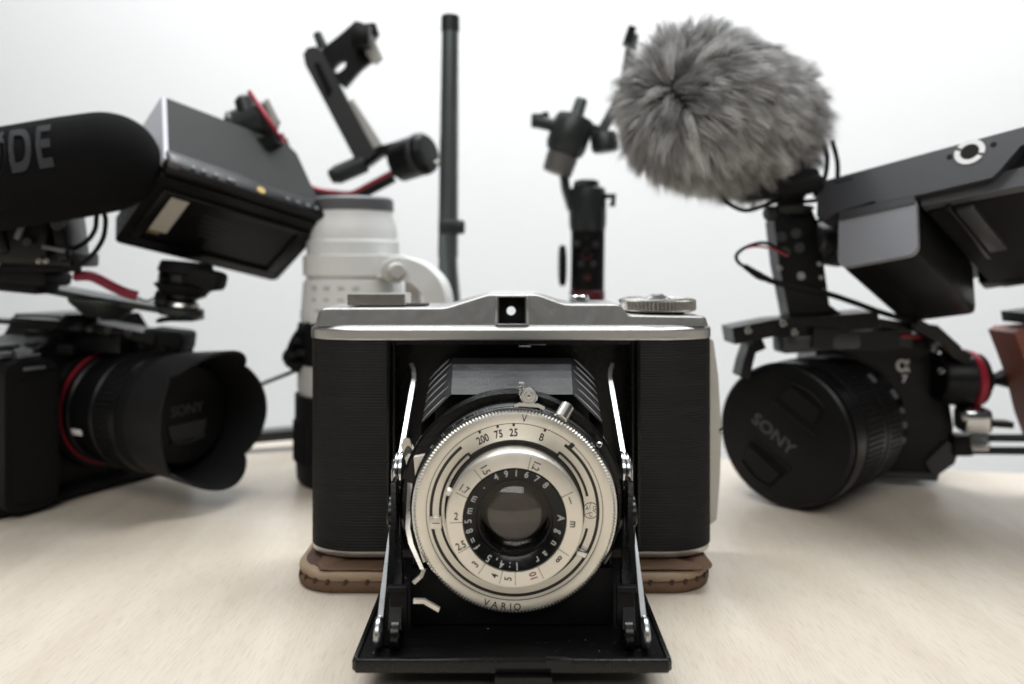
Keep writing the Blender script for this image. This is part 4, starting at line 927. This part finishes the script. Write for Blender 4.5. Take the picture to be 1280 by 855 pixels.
g = G(); g.text('α', 11.5, BX @ Matrix.Translation((-1, 67, 14.2)), .15, .25); g.text('7', 5.5, BX @ Matrix.Translation((-.2, 59.2, 14.2)), .15, .15); emit('body_lettering', g, M['white_print'], rc)
g = G(); g.prism([(-17, 79), (2, 77), (2, 86), (-14, 90)], 10, 20, 1.5, BX); g.prism([(-16, 84), (4, 82), (4, 87), (-14, 90)], -25, 12, 1.5, BX); emit('prism_hump', g, M['gunmetal'], rc)
g = G(); g.box((-3, 83.5, 20.5), (11, 2.6, 1.6), .6, BX @ Matrix.Rotation(-.05, 4, 'Z')); emit('red_tab', g, M['red'], rc)
g = G(); g.strip([P(910, 418, 398), P(960, 408, 402), P(1010, 404, 406), P(1085, 398, 410)], V(0, 1, .0), [20, 20, 24, 24], 8.5); emit('cheese_plate', g, M['plastic'], rc)
for x, y in ((935, 413), (979, 404), (993, 415)):
    g = G(); g.cyl(P(x, y, 388), P(x, y, 384), 2.0, 1.8, 16, .3); emit('plate_screw', g, M['dull_chrome'], rc)
g = G(); g.strip([P(950, 428, 400), P(935, 435, 399), P(930, 452, 398), P(926, 470, 398)], V(0, 1, 0), 14, 5); g.strip([P(1005, 420, 402), P(1060, 424, 410), P(1110, 422, 415)], V(0, 1, 0), 24, 10); emit('cage_arm', g, M['plastic'], rc)
g = G(); g.box((0, 0, 0), (42, 14, 9), 2, frame(P(1020, 427, 400), (1, .1, .05), (0, 1, 0))); emit('cage_rail', g, M['grey_plastic'], rc)
# column with four screws
g = G(); plate(g, [(962, 278), (972, 264), (1008, 262), (1016, 280), (1030, 380), (1046, 392), (1042, 410), (984, 412), (978, 380), (968, 330)], 408, 14, 1.2); emit('riser_plate', g, M['plastic'], rc)
for x, y in ((977, 296), (995, 292), (981, 315), (999, 310)):
    g = G(); g.cyl(P(x, y, 401), P(x, y, 399.6), 3.0, 2.8, 20, .3); emit('riser_screw', g, M['gunmetal'], rc)
g = G(); g.cyl(P(1001, 345, 401.5), P(1001, 345, 400.4), 2.2, 2.2, 18, .2); emit('riser_pin', g, M['white_print'] if 0 else M['satin'], rc)
for x, y in ((975, 335), (1024, 330), (1026, 347), (1030, 363)):
    g = G(); g.cyl(P(x, y, 402), P(x, y, 399), 1.4, 1.2, 12, .2); emit('rivet', g, M['satin'], rc)
g = G(); g.cyl(P(1016, 300, 404), P(1034, 298, 408), 8, 9, 30, 1.2); g.cyl(P(1030, 298, 412), P(1052, 302, 416), 14, 14, 36, 1.5); emit('pivot_knob', g, M['grey_plastic'], rc)
g = G(); g.cyl(P(988, 268, 406), P(988, 258, 406), 10, 12, 32, 1); g.cyl(P(988, 258, 406), P(988, 246, 406), 7, 7, 28, 1); g.cyl(P(957, 267, 402), P(968, 267, 403), 4, 4, 18, 1); emit('shoe_knob', g, M['gunmetal'], rc)
g = G(); g.strip([P(1080, 400, 410), P(1110, 405, 414), P(1160, 410, 418), P(1188, 436, 416)], V(0, 1, 0), 16, 4.5); g.strip([P(1140, 404, 405), P(1170, 420, 408), P(1190, 440, 410), P(1206, 448, 412)], V(0, 1, 0), 9, 6); emit('cage_strap', g, M['plastic'], rc)
g = G(); g.cyl(P(1166, 440, 412), P(1169, 425, 412), 3, 2.4, 18, .5); g.cyl(P(1176, 463, 412), P(1176, 463, 408), 1.8, 1.8, 14, .3); emit('latch_pin', g, M['chrome'], rc)
g = G(); g.cyl(P(1170, 472, 420), P(1206, 473, 420), 13, 16, 36, 1.5); emit('rosette_arm', g, M['plastic'], rc)
g = G(); g.cyl(P(1205, 474, 420), P(1216, 474, 420), 16.3, 15.5, 40, .6); emit('red_rosette', g, M['red'], rc)
g = G(); g.cyl(P(1216, 474, 420), P(1234, 475, 420), 14.2, 9.5, 36, 2.5); g.cyl(P(1232, 476, 420), P(1252, 475, 420), 2.6, 2.6, 18, .5); g.strip([P(1248, 477, 420), P(1266, 468, 416), P(1285, 450, 412)], V(0, 1, 0), 9, 7); emit('rosette_knob', g, M['rubber'], rc)
g = G(); g.box((0, 0, 0), (15, 16, 14), 3.5, frame(P(1216, 524, 412), (1, -.1, 0), (0, 1, 0)), 3); g.cyl(P(1202, 520, 408), P(1210, 520, 406), 3, 3, 18, .6); emit('rod_clamp', g, M['chrome'], rc)
g = G(); g.strip([P(1230, 528, 412), P(1262, 530, 408)], V(0, 1, 0), 7, 3.4); emit('clamp_lever', g, M['plastic'], rc)
for dy, yd in ((547, 404), (563, 398)):
    g = G(); g.cyl(P(1200, dy, 424), P(1330, dy+1, yd-8), 2.1, 2.1, 20, .4); emit('support_rod', g, M['gunmetal'], rc)
g = G(); g.cyl(P(1214, 555, 410), P(1236, 555, 404), 3.4, 3.4, 24, .8); emit('rod_sleeve', g, M['chrome'], rc)
g = G(); g.box((0, 0, 0), (12, 10, 12), 2, frame(P(1200, 555, 424), (1, 0, 0), (0, 1, 0))); emit('rod_block', g, M['plastic'], rc)
# wooden side handle
wh_ = thing('wooden_handle', 'red-brown wooden side handle with black top fitting at the right picture edge', 'handle', P(1275, 500, 400))
g = G(); plate(g, [(1251, 414), (1259, 409), (1320, 404), (1340, 440), (1340, 560), (1300, 560), (1285, 520), (1274, 475), (1262, 442)], 404, 22, 5); emit('grip', g, M['wood_red'], wh_)
g = G(); plate(g, [(1266, 390), (1310, 384), (1310, 404), (1268, 403)], 404, 20, 1.5); emit('top_fitting', g, M['plastic'], wh_)

# ---- right monitor recorder with battery
A = V(156.4, 395, 164.7); Ux = V(.68, -.71, .185).normalized(); Wx = V(.644, .616, -.42)
RF = frame(A, Ux, Wx); ny = RF.to_3x3() @ V(0, 0, 1); sv = 1 if ny.z < 0 else -1       # local z*sv points down
rm = thing('monitor_recorder', 'large dark grey monitor recorder with a grey battery on its back, upper right', 'monitor', P(1150, 300, 390))
def RB(g, x0, x1, y0, y1, d0, d1, bev): g.box(((x0+x1)/2, (y0+y1)/2, sv*(d0+d1)/2), (x1-x0, y1-y0, abs(d1-d0)), bev, RF); return g
RD = frame(A, Ux, RF.to_3x3() @ V(0, 0, sv))                          # x along, y down through the thickness, z away from us
g = G(); g.prism([(0, 3), (2.5, 0), (150, 0), (150, 9), (90, 9), (81, 19), (78, 21.5), (50, 21.5), (30, 20.5), (28, 19), (10, 20.5), (4, 23), (0, 20)], 0, 9, .8, RD); emit('front_rail', g, mat('graphite_shell', (.032, .033, .037), .42, 0, .15, 900, .1, 60), rm)
g = RB(G(), 3, 148, 6, 92, 1, 22, 2.0); emit('monitor_body', g, M['plastic'], rm)
g = G(); g.prism([(48.2, 17.5), (120, 17.5), (120, 27.5), (48.2, 25.5)], 3.5, 9.0, .5, RD); emit('rear_ledge', g, mat('graphite_ledge', (.05, .051, .057), .42), rm)
g = RB(G(), 48.5, 146, 8, 90, 20, 27, 1.5); emit('rear_panel', g, M['rubber'], rm)
g = RB(G(), 60.5, 68, 9, 52, 25, 29.5, .8); emit('rear_clip', g, M['grey_plastic'], rm)
g = RB(G(), 57, 59.5, 6, 60, 26, 28.5, .6); emit('panel_rib', g, M['plastic'], rm)
g = RB(G(), 44, 70, 86, 96, 18, 27, 1.5); emit('bottom_bracket', g, M['plastic'], rm)
g = RB(G(), 66, 84, 100, 120, 14, 30, 2); emit('rod_bracket', g, M['plastic'], rm)
g = RB(G(), 50, 86, 92, 104, 6, 24, 2); emit('bracket_arm', g, M['plastic'], rm)
g = RB(G(), 11.2, 46.8, 2.5, 75, 21, 50.6, 3.6); bt = emit('battery', g, M['plastic'], rm)
g = G(); g.prism(rrect(11.0, 20.6, 47.0, 51.0, 4.6), .6, 3.2, .5, RD, 3); emit('battery_front', g, mat('grey_battery_shell', (.19, .193, .21), .42, 0, .1, 900, .06, 60), bt)
g = G(); g.prism([(11.5, 20.4), (46.6, 20.4), (46.6, 25.3), (11.5, 25.3)], .1, 1.6, .3, RD); emit('battery_lip', g, M['grey_plastic'], bt)
g = G(); g.box((28, 52, 0), (.5, 0, 0)); g = RB(G(), 24, 24.6, 6, 70, 50.2, 50.8, .1); emit('battery_seam', g, M['flat_black'], bt)
g = G(); LRm = RD @ Matrix.Translation((70.4, 5.6, -.1))
g.arc(5.1, 2.3, -140, 24, -.25, .2, LRm, 24); g.arc(5.1, 2.3, 40, 204, -.25, .2, LRm, 24); emit('rail_emblem', g, M['white_print'], rm)
g = G(); g.cyl(LRm @ V(0, 0, .2), LRm @ V(0, 0, -.15), 3.6, 3.4, 24); emit('mounting_hole', g, M['flat_black'], rm)
for x in (62.2, 79.8):
    g = G(); g.cyl(RD @ V(x, 5.4 if x < 70 else 5.0, .1), RD @ V(x, 5.4 if x < 70 else 5.0, -.2), 1.3, 1.3, 16); emit('rail_hole', g, M['flat_black'], rm)
g = G(); g.box((13.5, 3.0, -.05), (9, 1.0, .1), 0, RD); emit('rail_marking', g, M['flat_black'], rm)

# ---- fluffy microphone windshield
fm_ = thing('fluffy_microphone', 'microphone in a shaggy grey fur windshield, mounted high on the right camera', 'microphone', P(985, 248, 402))
ctr = V(111.0, 404, 201.5); nose = V(-.70, -.71, .04).normalized(); FA = axf(ctr, nose)
hl, rr = 29.5, 33.0
rg = np.random.default_rng(5)
def capsule(n):
    u = rg.random(n); ph = rg.random(n)*2*np.pi
    z = np.empty(n); rho = np.empty(n); nz = np.empty(n); nr = np.empty(n)
    L = 2*hl; at = L*rr*2*np.pi; ae = 2*np.pi*rr*rr; tot = at+2*ae
    p = rg.random(n)*tot; m1 = p < at; m2 = (p >= at) & (p < at+ae); m3 = ~(m1 | m2)
    z[m1] = (u[m1]-.5)*L; rho[m1] = rr; nz[m1] = 0; nr[m1] = 1
    for m_, s_ in ((m2, 1), (m3, -1)):
        c = u[m_]; nz[m_] = s_*c; nr[m_] = np.sqrt(1-c*c); z[m_] = s_*(hl+rr*c*.78); rho[m_] = rr*nr[m_]
    pos = np.stack([rho*np.cos(ph), rho*np.sin(ph), z], 1); nor = np.stack([nr*np.cos(ph), nr*np.sin(ph), nz], 1)
    return pos, nor
def fur(n, nclump, Lmin, Lmax, wd):
    R3 = np.array(FA.to_3x3()); T = np.array(FA.translation)
    pos, nor = capsule(n); cp, cn = capsule(nclump)
    # wobble the body so that the outline is uneven
    ci = np.empty(n, int)
    for i in range(0, n, 4000):
        d = ((pos[i:i+4000, None, :]-cp[None])**2).sum(2); ci[i:i+4000] = d.argmin(1)
    zax = np.array([0, 0, 1.0])
    def flow(nn, pp):
        f = -zax+nn*(nn@zax)[:, None]; l = np.linalg.norm(f, axis=1, keepdims=True); f = f/np.maximum(l, .15)
        return f
    grav = np.linalg.inv(R3) @ np.array([0, 0, -1.0])
    cdir = cn*rg.uniform(.40, .70, (nclump, 1))+flow(cn, cp)*rg.uniform(.5, 1.05, (nclump, 1))+rg.normal(0, .21, (nclump, 3))+grav*.22
    cdir /= np.linalg.norm(cdir, axis=1, keepdims=True)
    cl = rg.uniform(Lmin, Lmax, nclump); ctone = np.clip(rg.beta(1.1, 1.5, nclump), 0, 1)
    ctip = cp+cdir*cl[:, None]
    d0 = cdir[ci]*.75+nor*.35+rg.normal(0, .16, (n, 3)); d0 /= np.linalg.norm(d0, axis=1, keepdims=True)
    ln = cl[ci]*rg.uniform(.65, 1.12, n); tip0 = pos+d0*ln[:, None]; tip = tip0*.5+(ctip[ci]+rg.normal(0, 1.2, (n, 3)))*.5+grav*1.5
    mid = pos+nor*(ln*.30)[:, None]+d0*(ln*.28)[:, None]
    K = 5; ts = np.linspace(0, 1, K); P3 = [(1-t)**2*pos+2*t*(1-t)*mid+t*t*tip for t in ts]
    side = np.cross(d0, nor+rg.normal(0, .6, (n, 3))); side /= np.maximum(1e-6, np.linalg.norm(side, axis=1, keepdims=True))
    w_ = wd*rg.uniform(.7, 1.3, n); vs = np.empty((n, K, 2, 3))
    for k in range(K):
        ww = (w_*(1-ts[k]**1.5*.88))[:, None]*side; vs[:, k, 0] = P3[k]-ww; vs[:, k, 1] = P3[k]+ww
    v = (vs.reshape(-1, 3) @ R3.T+T-np.array(WL[fm_.name]))*S
    base = (np.arange(n)*K*2)[:, None, None]; q = np.arange(K-1)[None, :, None]*2
    f = (base+q+np.array([0, 1, 3, 2])[None, None, :]).reshape(-1, 4)
    me = bpy.data.meshes.new('fur'); me.vertices.add(len(v)); me.vertices.foreach_set('co', v.ravel())
    me.loops.add(f.size); me.loops.foreach_set('vertex_index', f.ravel().astype(np.int32)); me.polygons.add(len(f))
    me.polygons.foreach_set('loop_start', np.arange(0, f.size, 4, dtype=np.int32)); me.polygons.foreach_set('loop_total', np.full(len(f), 4, np.int32))
    me.update(calc_edges=True); me.polygons.foreach_set('use_smooth', np.ones(len(f), bool))
    tone = np.clip(ctone[ci]*.72+rg.random(n)*.34-np.clip((pos[:, 2]-hl-rr*.745)/3, 0, 1)*.22, 0, 1); at = me.attributes.new('tone', 'FLOAT', 'POINT')
    at.data.foreach_set('value', np.repeat(tone, K*2).astype(np.float32))
    return me
def furmat():
    m = bpy.data.materials.new('grey_faux_fur'); m.use_nodes = True; nt = m.node_tree; b = nt.nodes['Principled BSDF']
    a = nt.nodes.new('ShaderNodeAttribute'); a.attribute_name = 'tone'; r = nt.nodes.new('ShaderNodeValToRGB'); e = r.color_ramp.elements
    e[0].position = 0; e[0].color = (.09, .09, .09, 1); e[1].position = 1; e[1].color = (.86, .86, .86, 1); k = e.new(.45); k.color = (.38, .38, .38, 1)
    nt.links.new(a.outputs['Fac'], r.inputs[0]); nt.links.new(r.outputs[0], b.inputs['Base Color']); b.inputs['Roughness'].default_value = .55
    b.inputs['Specular IOR Level'].default_value = .3
    return m
me = fur(66000, 2000, 10.5, 17.5, .14); me.materials.append(furmat())
o = bpy.data.objects.new('fur', me); COL.objects.link(o); o.parent = fm_; o['kind'] = 'stuff'; WL['fur'] = WL[fm_.name]
g = G(); prf = [(0, -(hl+rr*.78))]+[(rr*math.sin(t), -hl-rr*.78*math.cos(t)) for t in [i*PI/24 for i in range(1, 13)]]+[(rr*math.cos(t), hl+rr*.78*math.sin(t)) for t in [i*PI/24 for i in range(1, 12)]]+[(0, hl+rr*.78)]
prf = [(p[0]*.985, p[1]*.985) for p in prf]
g.lathe(prf, FA, 48); emit('windshield_core', g, mat('dark_fur_backing', (.035, .034, .033), .9), fm_)
g = G(); g.box((0, 0, 0), (40, 22, 9), 3, frame(P(975, 236, 402), (1, -.1, .12), (0, 1, 0))); g.box((0, 0, 0), (24, 20, 12), 3, frame(P(992, 232, 404), (1, 0, .3), (0, 1, 0))); g.cyl(P(987, 240, 404), P(987, 252, 404), 9, 7, 24, 1); emit('shoe_mount', g, M['rubber'], fm_)
for k, ps in enumerate(([(998, 236), (1002, 215), (1000, 195), (996, 178)], [(1018, 246), (1030, 225), (1034, 200), (1030, 180)], [(1028, 262), (1044, 235), (1047, 205), (1040, 175)])):
    g = G(); g.tube([P(x, y, 398+3*k) for x, y in ps], 1.2, 10, 6); emit('suspension_loop', g, M['rubber'], fm_)
g = G(); g.tube([P(902, 244, 398), (P(910, 254, 396)), P(930, 263, 395), P(950, 259, 396), P(972, 251, 397), P(1000, 252, 398), P(1022, 250, 399), P(1034, 244, 400)], 1.1, 10, 6)
solo('microphone_cable', g, M['rubber'], 'thin black cable looping just under the grey fur windshield', 'cable', P(930, 263, 395))
g = G(); g.tube([P(984, 318, 392), P(958, 304, 388), P(935, 308, 384), P(921, 318, 382), P(923, 328, 382), P(934, 335, 383)], .9, 8, 6)
g.tube([P(931, 333, 383), P(948, 344, 385), P(962, 350, 387)], [1.4, 2.1, 1.4], 10, 6)
g.tube([P(960, 350, 387), P(985, 357, 389), P(1030, 366, 392), P(1070, 379, 396), P(1100, 390, 400), P(1140, 402, 404)], 1.5, 10, 6)
hb = solo('monitor_cable', g, M['rubber'], 'black cable looping left of the riser plate and crossing towards the recorder', 'cable', P(960, 350, 387))
g = G(); g.tube([P(985, 320, 391), P(965, 311, 387), P(945, 308, 384), P(932, 310, 383)], .55, 8, 6); emit('red_core', g, M['red'], hb)
